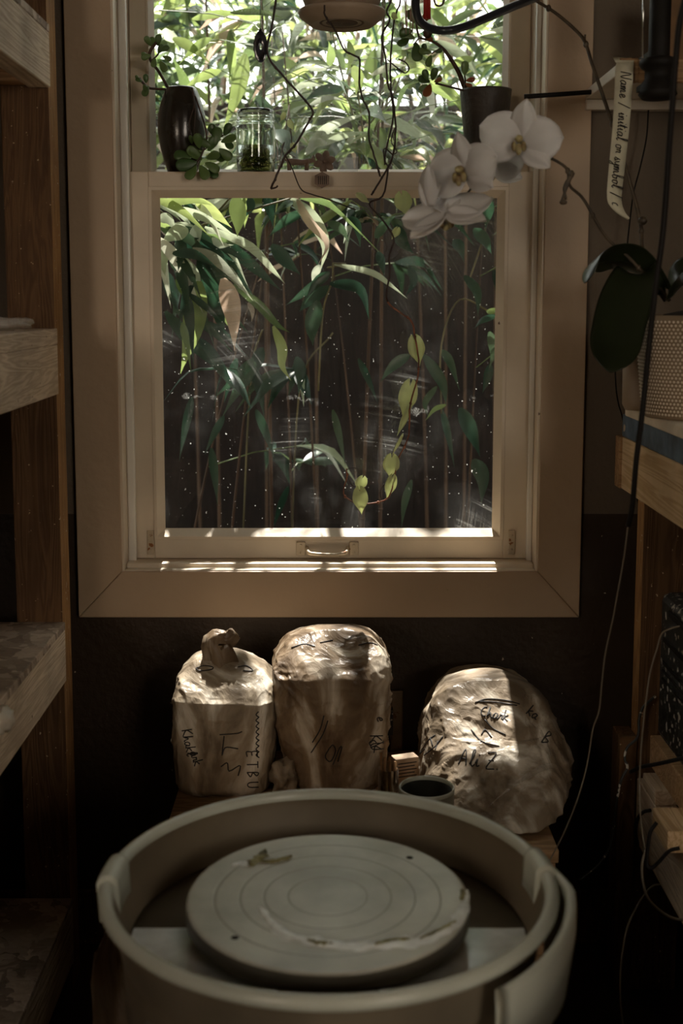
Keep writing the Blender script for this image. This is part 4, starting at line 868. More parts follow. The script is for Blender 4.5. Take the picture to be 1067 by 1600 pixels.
# ring shaped: cut around the shaft by splitting left and right of it
for sgn in (-1, 1):
    pp = [p_ for p_ in poly if (p_.x-pc.x)*sgn >= .055]
    inner = Vector((pc.x+sgn*.055, pc.y+ye, zr_+zf+.001)); inner2 = Vector((pc.x+sgn*.055, min(p_.y for p_ in pp), zr_+zf+.001))
    pp = (pp+[inner2, inner]) if sgn < 0 else ([inner, inner2]+pp)
    mb2 = MB(); mb2.prism(pp, (0,0,.003)); mb2.build('floor_lap', mat('wet_sky_sheen_plastic', (.82,.86,.84), .12, .1, 30, spec=.6) if sgn < 0 else bpy.data.materials['wet_sky_sheen_plastic'], pan)  # wet floor with the sky's reflection put into its pale colour
# joint clips
def clip(a_deg0, a_deg1, d, name, hh=.05):
    mb = MB(); a0, a1 = math.radians(a_deg0), math.radians(a_deg1)
    R0 = Rx
    pr = [(R0*.985+.007+d, -hh), (R0*.99+.009+d, -.004)] + [(R0*.976+.0125*math.cos(math.radians(a))+d*.5, -.0065+.0115*math.sin(math.radians(a))) for a in range(0, 181, 20)] + [(R0*.94-.004, -.02), (R0*.925-.002, -hh-.012)]
    pr = pr+[(R0*.94, -hh-.01)]+[(R0*.97, -hh)]+[pr[0]]
    mb.lathe(pr, pc, 10, 1, syr, a0, a1)
    # end caps
    m = len(pr)-1; n = 11
    mb.face([i*n for i in range(m)]); mb.face([i*n+10 for i in range(m)][::-1])
    return mb.build(name, M['pan'], pan)
clip(170, 184, 0.0, 'joint_clip'); clip(2, 14, 0.0, 'joint_clip')
# rear half's rim carrying on outside the front half on the right, falling away to a point
mb = MB(); rows = []
n = 30
for i in range(n+1):
    k = i/n; a = math.radians(6-58*k); out = .013*min(1, k*6)+.003
    rr_ = Rx*.99+out; y_ = math.sin(a)*syr; x_ = math.cos(a)
    top = -.004-.012*k; pts = []
    for (dr, dz) in ((-.002, -.03), (-.004, -.004), (0, 0), (.006, .0), (.009, -.006), (.009, -.03), (.0, -.11+.03*k), (-.004, -.11+.03*k)):
        pts.append(mb.vert((pc.x+(rr_+dr)*x_, pc.y+(rr_+dr)*y_, zr_+top+dz)))
    rows.append(pts)
for i in range(n):
    for j in range(8): mb.face((rows[i][j], rows[i+1][j], rows[i+1][(j+1)%8], rows[i][(j+1)%8]))
mb.face(rows[0][::-1]); mb.face(rows[-1])
mb.build('overlap_lip', M['pan'], pan)

# ------------------------------------------------------------------ bench below the window, clay bags, cup
zb = .403
bx0, bx1, by0 = P(262, 1258, 1.95).x, P(873, 1305, 1.85).x, 1.845
bn = thing('low_bench', 'low rough timber bench under the window carrying the clay bags', 'bench', ((bx0+bx1)/2, by0, 0))
mb = MB(); mb.box((bx0, by0, zb-.022), (bx1, 2.275, zb)); mb.build('top_board', M['pine_x'], bn, bevel=.002)
mb = MB(); mb.box((bx0+.01, by0+.002, zb-.11), (bx1-.045, by0+.03, zb-.022)); mb.build('apron', M['darkwood'], bn, bevel=.002)
for (xa, ya) in ((bx0+.005, by0+.001), (bx1-.045, by0+.001), (bx0+.005, 2.23), (bx1-.045, 2.23)):
    mb = MB(); mb.box((xa, ya, 0), (xa+.04, ya+.04, zb-.022)); mb.build('leg', M['pine_x'], bn, bevel=.002)
def bag(name, label, rows_px, Y, dep, m, seed, amp=.004, NU=170, NV=130, pw=.36, sharp=1.0, slump=0):
    """rows_px: (py, x left, x right) from the top down; the bag's plan is a rounded rectangle at each height"""
    lev = [(Zat(py, Y), P(a, py, Y).x, P(b, py, Y).x) for py, a, b in rows_px]
    zt_, zb__ = lev[0][0], zb; rings = []; mb = MB(); off = Vector((seed*5.3, seed*2.1, seed*1.3))
    def at(z):
        if z >= lev[0][0]: return lev[0][1:]
        for i in range(len(lev)-1):
            if lev[i][0] >= z >= lev[i+1][0]:
                k = (lev[i][0]-z)/(lev[i][0]-lev[i+1][0]); return lev[i][1]+(lev[i+1][1]-lev[i][1])*k, lev[i][2]+(lev[i+1][2]-lev[i][2])*k
        return lev[-1][1:]
    hs = zt_-zb__; wmax = max(b-a for _, a, b in lev)
    for i in range(NV+1):
        t = i/NV; z = zt_-hs*t; a, b = at(z); cx = (a+b)/2; hw = max((b-a)/2, .002); ring = []
        hd = dep/2*min(1, (hw/(wmax/2))**.75)
        if t > .93: kk = 1-.12*((t-.93)/.07)**2; hw *= kk; hd *= kk
        for j in range(NU):
            an = 2*PI*j/NU; c_, s_ = math.cos(an), math.sin(an)
            x = hw*math.copysign(abs(c_)**pw, c_); y = hd*math.copysign(abs(s_)**pw, s_)
            if slump and s_ < 0: y *= (1-slump[0])+slump[0]*min(1, t/slump[1])**.9*(1.1 if slump[1] > .7 else 1)
            p_ = Vector((cx+x, Y+y, z)); d = Vector((x/hw*.7, y/hd, 0)).normalized() if hd > 0 else Vector((0,0,1))
            q_ = Vector((p_.x*1, p_.y, p_.z*.5))
            f = noise.noise(q_*10+off)*1.2 + (abs(1-2*abs(noise.noise(Vector((p_.x*20+p_.z*sharp*10, p_.y*20, p_.z*6))+off)))**3)*1.0 + .55*abs(1-2*abs(noise.noise(Vector((p_.x*45-p_.z*sharp*14, p_.y*45, p_.z*16))+off)))**4 - .5*abs(noise.noise(Vector((p_.x*30+p_.z*30, p_.y*30, p_.z*30))+off))
            f += 1.5*(noise.voronoi(Vector((p_.x*17+p_.z*sharp*4, p_.y*17, p_.z*9))+off)[0][0]-.4) + .9*(noise.voronoi(Vector((p_.x*36-p_.z*10, p_.y*36, p_.z*22))+off)[0][0]-.4)*.7
            tp_ = min(1, t*12+.15)
            p_ = p_+d*amp*f*tp_*(hw/(wmax/2))
            if t < .4: p_.z += amp*1.2*noise.noise(p_*30+off)*min(1, t*6)
            p_.z = max(p_.z, zb)
            ring.append(mb.vert(p_))
        rings.append(ring)
    for i in range(NV):
        for j in range(NU): mb.face((rings[i][j], rings[i+1][j], rings[i+1][(j+1)%NU], rings[i][(j+1)%NU]))
    mb.face(rings[0]); mb.face(rings[-1][::-1])
    root = thing(name, label, 'clay bag', (0, Y, zb)); root.location.x = (lev[-1][1]+lev[-1][2])/2; root['_w'] = tuple(root.location)
    o = mb.build('clay_block', m, root)
    bv = BVHTree.FromPolygons([Vector(v_) for v_ in mb.v], mb.f)
    return root, bv
def on(bv, px, py, lift=.0006):
    d = P(px, py, 1.0)-Vector((0,0,CZ)); d.normalize(); h_ = bv.ray_cast(Vector((0,0,CZ)), d)
    return h_[0]-d*lift if h_[0] else None
def write(bv, root, lines, r=.0011, name='marker_writing'):
    mb = MB()
    for ln in lines:
        seg = []
        for q_ in dens(ln, 2.5):
            h_ = on(bv, *q_)
            if h_ is None or (seg and (h_-seg[-1]).length > .02):
                if len(seg) > 2: mb.tube(seg, r, 5)
                seg = [] if h_ is None else [h_]
            else: seg.append(h_)
        if len(seg) > 1: mb.tube(seg, r, 5)
    if mb.v: mb.build(name, M['ink'], root)
def dens(pts, step):
    q_ = crom([Vector((a, b, 0)) for a, b in pts], max(2, len(pts)*3)) if len(pts) > 2 else [Vector((a, b, 0)) for a, b in pts]; out = []
    for i in range(len(q_)-1):
        n = max(1, int((q_[i+1]-q_[i]).length/step)); out += [q_[i].lerp(q_[i+1], k/n) for k in range(n)]
    out.append(q_[-1]); return [(v_.x, v_.y) for v_ in out]
def lettering(text, x, y, h, ang=0, wsc=1.0):
    st, wd = strokes(text); ca, sa = math.cos(math.radians(ang)), math.sin(math.radians(ang)); out = []
    for s_ in st: out.append([(x+(u*ca*wsc+v_*sa)*h, y+(u*sa*wsc-v_*ca)*h) for u, v_ in s_])
    return out
bA, vA = bag('clay_bag', 'left clay bag, pale wrinkled plastic with a twisted neck', [(1016,335,352),(1022,318,372),(1032,302,390),(1045,290,412),(1060,281,426),(1080,278,431),(1110,277,433),(1160,278,430),(1210,281,424),(1262,284,418)], 2.13, .175, M['bagA'], 1.0, .0045, slump=(.9, .30))
mb = MB(); q = wire(pl([(345,1040),(342,1018),(336,1004),(345,1001),(358,997),(368,989)], 2.12), 20); rows = []
for i, p_ in enumerate(q):
    k = i/19; rr_ = .022*(1-k)**1.2+.0075+.004*k; n = 16
    t = (q[min(i+1,19)]-q[max(i-1,0)]).normalized(); a = t.cross(Vector((0,1,0))).normalized(); b = t.cross(a)
    rows.append([mb.vert(p_+(a*math.cos(2*PI*j/n)+b*.55*math.sin(2*PI*j/n))*rr_*(1+.28*math.sin(5*2*PI*j/n+k*6))) for j in range(n)])
for i in range(19):
    for j in range(16): mb.face((rows[i][j], rows[i][(j+1)%16], rows[i+1][(j+1)%16], rows[i+1][j]))
mb.face(rows[-1]); mb.build('twisted_neck', M['bagB'], bA)
L_ = []
L_ += lettering('Khakl', 284, 1142, 16, 78) + lettering('ark', 296, 1176, 16, 70) + lettering('E T B U', 385, 1175, 17, 88) 
L_ += [[(343,1148),(370,1146),(378,1143)], [(350,1150),(347,1180),(352,1168),(372,1170)], [(345,1198),(355,1192),(358,1205),(375,1196),(372,1212)], [(306,1044),(318,1040),(332,1042),(330,1046),(312,1048),(306,1044)], [(372,1042),(385,1040),(395,1048),(380,1048)]]
L_ += [[(404,1112+9*i), (400,1117+9*i), (405,1121+9*i)] for i in range(8)]
write(vA, bA, L_)
bB, vB = bag('clay_bag', 'middle clay bag, tallest, with a rounded top and diagonal pleats', [(983,505,545),(987,482,566),(993,464,580),(1002,449,590),(1013,438,599),(1028,429,604),(1045,428,604),(1075,431,603),(1110,433,602),(1150,443,599),(1190,455,594),(1235,466,590)], 2.14, .18, M['bagB'], 4.0, .005, sharp=2.2, slump=(.9, .24))
L_ = lettering('KU', 578, 1150, 20, 86) + lettering('e', 590, 1120, 16, 100) + lettering('ck', 575, 1160, 22, 60) + [[(506,1118),(500,1140),(488,1160)], [(512,1126),(504,1148),(486,1176)], [(514,1170),(520,1164),(524,1174),(516,1190),(508,1182),(514,1170)], [(520,1195),(530,1170),(534,1168),(528,1190)]]
L_ += [[(455,1012),(475,1006),(492,1010)], [(500,1004),(520,1000)], [(560,1008),(578,1004),(590,1008)]]
write(vB, bB, L_)
bC, vC = bag('clay_bag', 'right clay bag, slumped and wide, with Ali Z written on it', [(1062,745,792),(1066,722,806),(1074,700,824),(1084,688,842),(1100,678,852),(1120,668,862),(1145,661,872),(1175,656,882),(1210,655,876),(1245,664,866),(1270,678,858),(1298,696,848)], 2.12, .43, M['bagC'], 9.0, .006, pw=.85, slump=(.97, .95))
L_ = lettering('Ali Z.', 716, 1194, 25, 8, .95) + lettering('Chark', 750, 1118, 17, 12) + [[(742,1098),(760,1092),(790,1094),(812,1100)], [(748,1096),(775,1097),(808,1102)], [(664,1170),(655,1178),(668,1158),(680,1148)], [(660,1182),(680,1166),(692,1150)], [(672,1152),(676,1166)], [(684,1158),(680,1172)]]
L_ += lettering('ka', 822, 1115, 17, 35) + lettering('B', 846, 1160, 20, 30) + [[(752,1148),(758,1140),(768,1152)], [(757,1124),(770,1138),(790,1148)], [(736,1140),(752,1158),(780,1166)]]
write(vC, bC, L_, .0012)
# loose clear folds lying over the right bag
fm = MB()
for pts_, w_ in (([(872,1200),(845,1206),(800,1232),(760,1262)], .010), ([(868,1204),(880,1225),(886,1246)], .009), ([(846,1140),(858,1168),(862,1184)], .008)):
    hh = [on(vC, *q_, lift=.004) for q_ in pts_]; hh = [h_ for h_ in hh if h_]
    if len(hh) > 1: fm.leaf(hh, w_*2, (.3,-.5,.8), .7, n=14)
fm.build('loose_plastic_fold', M['film'], bC)
tag(crumple(P(443, 1215, 2.06)+Vector((0,.01,0)), .026, .03, .034, 3, amp=.5, rough=9).build('plastic_bag_scrap', M['bagC']), 'small crumpled plastic scrap between the left and middle clay bags', 'plastic bag')
bpy.data.objects['plastic_bag_scrap'].location.z = 0
# cup
cy_ = 1.892
cr_ = (P(710,1228,cy_).x-P(623,1228,cy_).x)/2; ccx = (P(710,1228,cy_).x+P(623,1228,cy_).x)/2
cup = thing('clay_cup', 'grey green glazed straight sided cup standing before the clay bags', 'cup', (ccx, cy_, zb))
Hc = Zat(1228, cy_)-zb
mb = MB(); mb.lathe([(.001,.002),(cr_*.92,0),(cr_*.96,.004),(cr_,Hc-.004),(cr_*.93,Hc-.004),(cr_*.9,.01),(.001,.008)], (ccx, cy_, zb), 48); o = mb.build('body', [M['cup'], mat('shaded_cup_inside', (.02,.025,.02), .4)], cup)
for k_, p_ in enumerate(o.data.polygons): p_.material_index = 1 if k_ >= 48*4 else 0  # inner faces coloured dark for the shade inside the cup
mb = MB(); mb.lathe([(cr_*1.004,Hc-.006),(cr_*1.0,Hc-.0015),(cr_*.965,Hc),(cr_*.93,Hc-.002),(cr_*.925,Hc-.007)], (ccx, cy_, zb), 48); mb.build('rim', M['cup_rim'], cup)
# outlet, plugs, brush bundle and box
oa, ob = P(594, 1081, 2.288), P(629, 1192, 2.288)
ow = .074
out = thing('wall_outlet', 'stained brown wall outlet plate between middle and right clay bags', 'outlet', (ob.x-ow/2, YF, ob.z))
mb = MB(); mb.box((ob.x-ow, YF-.008, ob.z), (ob.x, YF-.0005, oa.z)); mb.build('plate', M['outlet'], out, bevel=.0025)
mb = MB(); mb.box((ob.x-ow+.021, YF-.011, ob.z+.022), (ob.x-.021, YF-.0075, oa.z-.022)); mb.build('socket', M['outlet'], out, bevel=.002)
mb = MB(); mb.ell((ob.x-ow/2, YF-.0085, oa.z-.011), (.003,0,0), (0,0,.003), (0,.001,0), 8, 4); mb.build('screw', M['rust'], out)
px_ = P(606, 1140, 2.26).x
mb = MB(); mb.box((px_-.013, YF-.038, Zat(1150,2.26)), (px_+.010, YF-.0115, Zat(1112,2.26))); mb.tube(wire([(px_, YF-.03, Zat(1150,2.26)), (px_+.001, YF-.03, Zat(1175,2.26)), (px_-.002, YF-.034, Zat(1200,2.26)), (px_-.004, YF-.05, zb+.006), (px_-.02, YF-.06, zb+.006)]), .0045, 8)
tag(mb.build('power_plug', M['blacksplat'], bevel=.003), 'clay splattered black plug and cord in the wall outlet', 'plug')
R.seed(3)
jx, jy = P(608, 1215, 2.0).x, 2.03
jar = thing('tool_jar', 'splattered glass of thin tools beside the middle clay bag', 'jar', (jx, jy, zb))
mb = MB(); jh = Zat(1200, jy)-zb
mb.lathe([(.001,.002),(.017,0),(.018,.004),(.018,jh),(.0165,jh),(.0165,.006),(.001,.005)], (jx, jy, zb), 24); mb.build('glass', M['clear'], jar)
mb = MB()
for i in range(9):
    a = 2*PI*i/9; x_, y_ = jx+.011*math.cos(a), jy+.011*math.sin(a)
    mb.tube([(x_, y_, zb+.008), (x_*1+.003*math.cos(a), y_+.003*math.sin(a), zb+jh+R.uniform(-.01,.03))], R.uniform(.0018,.003), 6)
o = mb.build('tool', [M['amber']], jar); o['kind'] = 'stuff'
bxp = P(617, 1203, 2.06)
Mx = Matrix.Translation((bxp.x+.018, 2.075, zb)) @ Matrix.Rotation(.35, 4, 'Z')
th_ = Zat(1186, 2.06)-zb
mb = MB(); mb.box((-.022,-.012,0), (.022,.012,th_), Mx); lb_ = thing('small_box', 'small printed cardboard box behind the grey green cup', 'box', (bxp.x+.018, 2.075, zb)); mb.build('carton', M['label'], lb_, bevel=.001)
mb = MB()
for k in range(5): mb.box((-.018,-.0128,th_-.008-.006*k), (.018-.004*(k%2),-.0119,th_-.0095-.006*k), Mx)
mb.build('print_lines', M['ink'], lb_)

# ------------------------------------------------------------------ things on the meeting ledge
def lathepx(rows, cx, Y, z0, n=40, sy=1):
    """rows: (py, half width px) from the bottom up"""
    return [(hw*Sc(Y, py), max(z0, Zat(py, Y))-z0) for py, hw in rows]
Yl = 2.402
def jadeleaf(mb, c, d, L_, W_, th=.0022, n=None):
    d = Vector(d).normalized(); s = d.cross(Vector(n) if n else Vector((R.uniform(-.4,.4), -1, R.uniform(-.4,.4)))).normalized(); k = s.cross(d)
    c = Vector(c); cc = c+d*L_*.5
    kk = len(mb.v); mb.ell(cc, s*W_/2, k*th, d*L_/2, 10, 8)
    for i in range(kk, len(mb.v)):       # egg shape: wider towards the tip
        v_ = Vector(mb.v[i]); t = (v_-c).dot(d)/L_; o_ = (v_-c)-d*(v_-c).dot(d); mb.v[i] = tuple(c+d*(v_-c).dot(d)+o_*(.55+.75*t))
def jadecluster(mb, pts, Y, size=20, red=0):
    for (a, b, ang, L_) in pts:
        y_ = Y+R.uniform(-.012,.012); mb.mi = 1 if R.random() < red else 0
        jadeleaf(mb, P(a, b, y_), (math.cos(math.radians(ang)), R.uniform(-.5,.2), math.sin(math.radians(ang))), L_*Sc(Y,200), L_*.62*Sc(Y,200))
v1 = thing('jade_plant', 'trailing jade plant in a tall dark rounded vase on the ledge', 'potted plant', (P(284, 260, Yl).x, Yl, zled))
cx = P(284, 200, Yl).x
pr = lathepx([(268, 19), (266,22), (250,29), (230,34), (205,37.5), (180,36.5), (160,32), (146,27), (139,24), (137,22), (139,20), (150,22), (200,30), (240,22)], cx, Yl, zled)
pr[0] = (.002, .0); pr[1] = (pr[1][0], 0.0005)
mb = MB(); mb.lathe(pr, (cx, Yl, zled), 48); mb.build('vase', M['darkcer'], v1)
mb = MB(); mb.ell(P(284,143,Yl), (.024,0,0), (0,.024,0), (0,0,.004)); mb.build('soil', M['soil'], v1)
mb = MB()
for q_, r_ in (([(264,140),(248,112),(236,96),(234,82),(244,66)], .0030), ([(270,140),(245,139),(232,137),(222,128),(218,122)], .0026), ([(236,96),(246,86),(250,78)], .0018)):
    mb.tube(wire(pl(q_, [Yl,Yl-.02])), r_, 7)
mb.build('stem', M['stem'], v1); mb = MB()
for q_ in ([(300,140),(303,160),(305,178),(303,205),(302,220)], [(301,140),(303,165),(296,192),(300,215),(303,222)]): mb.tube(wire(pl(q_, 2.345)), .0009, 5)
mb.tube(wire(pl([(305,150),(322,205),(318,235),(306,256)], 2.34)), .0016, 6); mb.tube(wire(pl([(318,235),(335,222),(350,210)], 2.34)), .0014, 6); mb.tube(wire(pl([(300,137),(303,150),(305,150)], 2.36)), .0016, 6)
mb.build('trailing_stem', M['stem'], v1)
R.seed(11); mb = MB()
jadecluster(mb, [(240,76,100,19),(246,72,80,18),(236,72,120,17),(250,80,30,16),(236,86,200,16),(250,95,-60,20),(242,90,-100,16),(254,88,-20,15),(232,88,160,12),(247,84,60,16),
 (222,128,150,12),(228,130,90,14),(232,134,-120,18),(224,132,-60,15),(216,126,110,9)], Yl-.015)
jadecluster(mb, [(350,212,60,22),(340,215,120,24),(345,222,20,26),(336,226,80,28),(330,230,150,22),(342,232,-40,26),(352,216,-60,22),(325,236,60,26),(318,236,200,22),(312,232,100,24),(316,250,140,30),(308,254,190,34),(306,258,-120,28),(312,258,-60,28),(320,254,-30,26),
 (300,225,100,14),(330,240,-20,24),(322,248,20,24),(300,246,170,30),(326,262,-50,22)], 2.335)
mb.build('leaves', [M['jade'], M['jade_red']], v1)
# mason jar
jx_ = P(399.5, 220, Yl).x
jr = thing('mason_jar', 'clear mason jar with moss and murky water on the ledge', 'jar', (jx_, Yl, zled))
def zz(py): return Zat(py, Yl)-zled
k_ = Sc(Yl, 220)
mb = MB(); mb.lathe([(.001,.001),(26*k_,.0),(29*k_,.003),(30.5*k_,zz(245)),(31*k_,zz(205)),(30*k_,zz(198)),(28.5*k_,zz(194)),(30.5*k_,zz(191)),(30.5*k_,zz(189)),(28.5*k_,zz(187)),(29.5*k_,zz(182)),(28.5*k_,zz(178)),(29*k_,zz(173)),(27.5*k_,zz(172)),(27*k_,zz(180)),(28*k_,zz(200)),(28.5*k_,zz(240)),(25*k_,.004),(.001,.004)], (jx_, Yl, zled), 48)
mb.build('glass', M['jarglass'], jr)
mb = MB(); mb.lathe([(.001,.005),(25*k_,.005),(27.5*k_,.010),(27.8*k_,zz(229)),(.001,zz(229))], (jx_, Yl, zled), 32); mb.build('water', M['water'], jr)
R.seed(5); mb = MB()
for i in range(260):
    a, rr_, h_ = R.uniform(0,2*PI), math.sqrt(R.random())*23*k_, R.uniform(.006, zz(232)); c = Vector((jx_+rr_*math.cos(a), Yl+rr_*math.sin(a), zled+h_)); d = Vector((R.uniform(-1,1),R.uniform(-1,1),R.uniform(-.6,.6))).normalized()*.005
    mb.tube([c-d, c+Vector((0,0,.001)), c+d], .0007, 4, False)
o = mb.build('moss', M['moss'], jr); o['kind'] = 'stuff'
mb = MB(); GL['r2'] = GL['r']; st, wd = strokes('Ke'); s2, w2 = strokes('rr'); st += [[(a+wd, b) for a, b in s_] for s_ in s2]; wd += w2
for s_ in st:
    pts_ = []
    for u, v_ in s_:
        ang = (u/wd-.5)*1.25-PI/2; pts_.append(Vector((jx_+31*k_*math.cos(ang), Yl+31*k_*math.sin(ang), zled+zz(222)+v_*.022+u*.0012)))
    mb.tube(crom(pts_, len(pts_)*4), .0007, 5)
mb.build('embossed_lettering', M['clearsolid'], jr)
# figurines, cube, shell
fx = P(465, 262, Yl-.02)
mb = MB(); k_ = Sc(Yl-.02, 250)
def fp(a, b, dy=0): v_ = P(a, b, Yl-.02+dy); v_.z = max(v_.z, zled+.001); return v_
mb.tube([fp(449,252), fp(460,253), fp(472,254), fp(482,252)], [5*k_, 5.5*k_, 4.5*k_, 4.5*k_], 10); mb.tube([fp(480,253), fp(490,250), fp(494,256)], [4*k_, 3.5*k_, 2*k_], 8)
for a, dy in ((451,-.005),(453,.005),(480,-.005),(478,.005)): mb.tube([fp(a,255,dy), fp(a,266,dy)], [3*k_, 2.2*k_], 8)
mb.tube([fp(488,249), fp(489,243)], [2*k_, .8*k_], 6); mb.tube([fp(449,251), fp(443,247)], [2*k_, 1*k_], 6)
tag(mb.build('animal_figurine', M['figure']), 'small brown clay animal figurine standing on the window ledge', 'figurine')
mb = MB(); c = P(507, 253, Yl-.01)
for i in range(6):
    a = 2*PI*i/6+.3; d = Vector((math.cos(a), -.3, math.sin(a))); mb.ell(c+d*9*k_, d*9*k_, Vector((0,1,0)).cross(d)*6*k_, (0,.003,0), 10, 6)
mb.ell(c+Vector((0,-.003,0)), (.004,0,0), (0,.004,0), (0,0,.004)); mb.tube([c, Vector((c.x, c.y, zled+.001))], [.003,.005], 8)
tag(mb.build('flower_figurine', M['figure']), 'small brownish clay flower ornament beside the animal figurine', 'ornament')
a, b = P(529, 262, Yl-.01), P(559, 247, Yl-.01)
tag(MB().box((a.x, Yl-.02, zled+.0002), (b.x, Yl, zled+.0002+(b.z-zled))).build('acrylic_block', M['clearsolid'], bevel=.001), 'small clear acrylic block lying on the window ledge', 'block')
a = P(695, 250, Yl)
mb = MB(); mb.lathe([(.002,0),(.012,.001),(.017,.012),(.014,.022),(.016,.026),(.013,.026),(.010,.018),(.004,.005)], (a.x, Yl, zled), 24); mb.build
sc_ = thing('pinch_pot', 'small reddish pinch pot left of the dark tapered pot', 'pot', (a.x, Yl, zled)); mb.build('bowl', M['claypot_d'], sc_)
mb = MB()
for i in range(3): mb.tube(wire([(a.x-.018, Yl-.004, zled+.014+.004*i), (a.x, Yl-.02, zled+.028+.003*i), (a.x+.018, Yl-.005, zled+.026+.004*i)]), .0009, 5)
mb.build('wire_wrap', M['metal'], sc_)
# dark tapered pot with a red edged jade
v2 = thing('jade_plant', 'red tinged jade plant in dark tapered pot on the ledge', 'potted plant', (P(757, 260, Yl).x, Yl, zled))
cx = P(758, 200, Yl).x; kk = Sc(Yl, 200)
H_ = Zat(141, Yl)-zled
mb = MB(); mb.lathe([(.001,.0005),(27*kk,.0005),(28*kk,.003),(40*kk,H_-.004),(40.5*kk,H_),(38.5*kk,H_),(37*kk,H_-.01),(.001,H_-.012)], (cx, Yl, zled), 48); mb.build('pot', M['darkcer2'], v2)
mb = MB()
mb.tube(wire(pl([(732,150),(724,132),(716,112),(704,92),(692,76),(676,65),(655,59)], [Yl,Yl-.03])), [.0055-.0035*i/34 for i in range(35)], 8)
for q_, r_ in (([(728,142),(715,139),(700,135),(680,130)], .0022), ([(725,140),(727,128),(726,118)], .0016), ([(655,59),(652,48),(650,35)], .002), ([(655,59),(646,70)], .0015), ([(690,74),(680,80),(674,84)], .0014)): mb.tube(wire(pl(q_, Yl-.02)), r_, 7)
mb.build('stem', M['stem'], v2)
R.seed(12); mb = MB()
for (a_, b_, ang, L_, mi) in [(650,66,-85,30,1),(640,60,210,22,0),(648,60,160,26,0),(664,82,100,14,0),(674,82,170,20,0),(674,86,-110,20,0),(680,82,20,12,1),(672,128,160,20,1),(675,126,75,20,1),(672,131,-110,24,1),(668,126,110,18,0),(678,128,20,14,1),(668,132,215,16,0),(682,128,60,12,1),(726,118,90,22,0),(728,126,10,14,1),(727,130,-30,12,1),
    (648,36,120,22,0),(655,36,40,20,1),(645,48,190,22,0),(660,50,10,20,1),(664,56,-30,14,1),(640,52,230,18,0),(634,56,-100,16,0)]:
    mb.mi = mi; jadeleaf(mb, P(a_, b_, Yl-.025+R.uniform(-.01,.01)), (math.cos(math.radians(ang)), R.uniform(-.4,.1), math.sin(math.radians(ang))), L_*Sc(Yl,100), L_*.62*Sc(Yl,100))
mb.build('leaves', [M['jade'], M['jade_red']], v2)

# ------------------------------------------------------------------ hanging things
Yh = 2.17
hp = thing('hanging_pot', 'hanging stoneware pot and saucer at the top centre of window', 'hanging pot', P(533, 40, Yh))
kk = Sc(Yh, 30); zs_ = Zat(36, Yh); hx = P(534, 30, Yh).x
mb = MB(); mb.lathe([(.001,.0),(42*kk,.0),(46*kk,-.004),(50*kk,-.004),(66*kk,.010),(69*kk,.017),(67*kk,.020),(62*kk,.016),(50*kk,.006),(.001,.005)], (hx, Yh, zs_), 56); mb.build('saucer', [M['claypot']], hp)
mb = MB(); mb.lathe([(.001,-.0006),(24*kk,-.0006),(25*kk,.0),(24*kk,.0004)], (hx, Yh, zs_), 40); mb.lathe([(31*kk,.0),(33*kk,-.0012),(35*kk,.0)], (hx, Yh, zs_), 40)
o = mb.build('foot_ring', M['claypot_d'], hp); o['label'] = 'bare brown ring under the saucer'
mb = MB(); mb.lathe([(.001,.006),(45*kk,.006),(50*kk,.010),(64*kk,.045),(72*kk,.085),(76*kk,.13),(73*kk,.13),(68*kk,.12),(.001,.115)], (hx, Yh, zs_), 56); mb.build('pot', M['claypot'], hp)
mb = MB()
for i in range(3):
    a = 2*PI*i/3+.5; mb.tube([(hx+74*kk*math.cos(a), Yh+74*kk*math.sin(a), zs_+.125), (hx, Yh, zs_+.62)], .0016, 6)
mb.tube([(hx, Yh, zs_+.61), (hx, Yh, ZC)], .002, 6); mb.build('cord', M['twine'], hp)
mb = MB(); R.seed(9)
for i in range(14):
    a = 2*PI*i/14; b = Vector((hx, Yh, zs_+.12)); e = b+Vector((.09*math.cos(a), .06*math.sin(a), R.uniform(.0,.07))); mb.leaf([b+(e-b)*.4, (b+e)/2+Vector((0,0,.03)), e], .05, (-math.sin(a), math.cos(a), 0), .2, 'heart')
mb.build('foliage', M['vleaf'], hp)
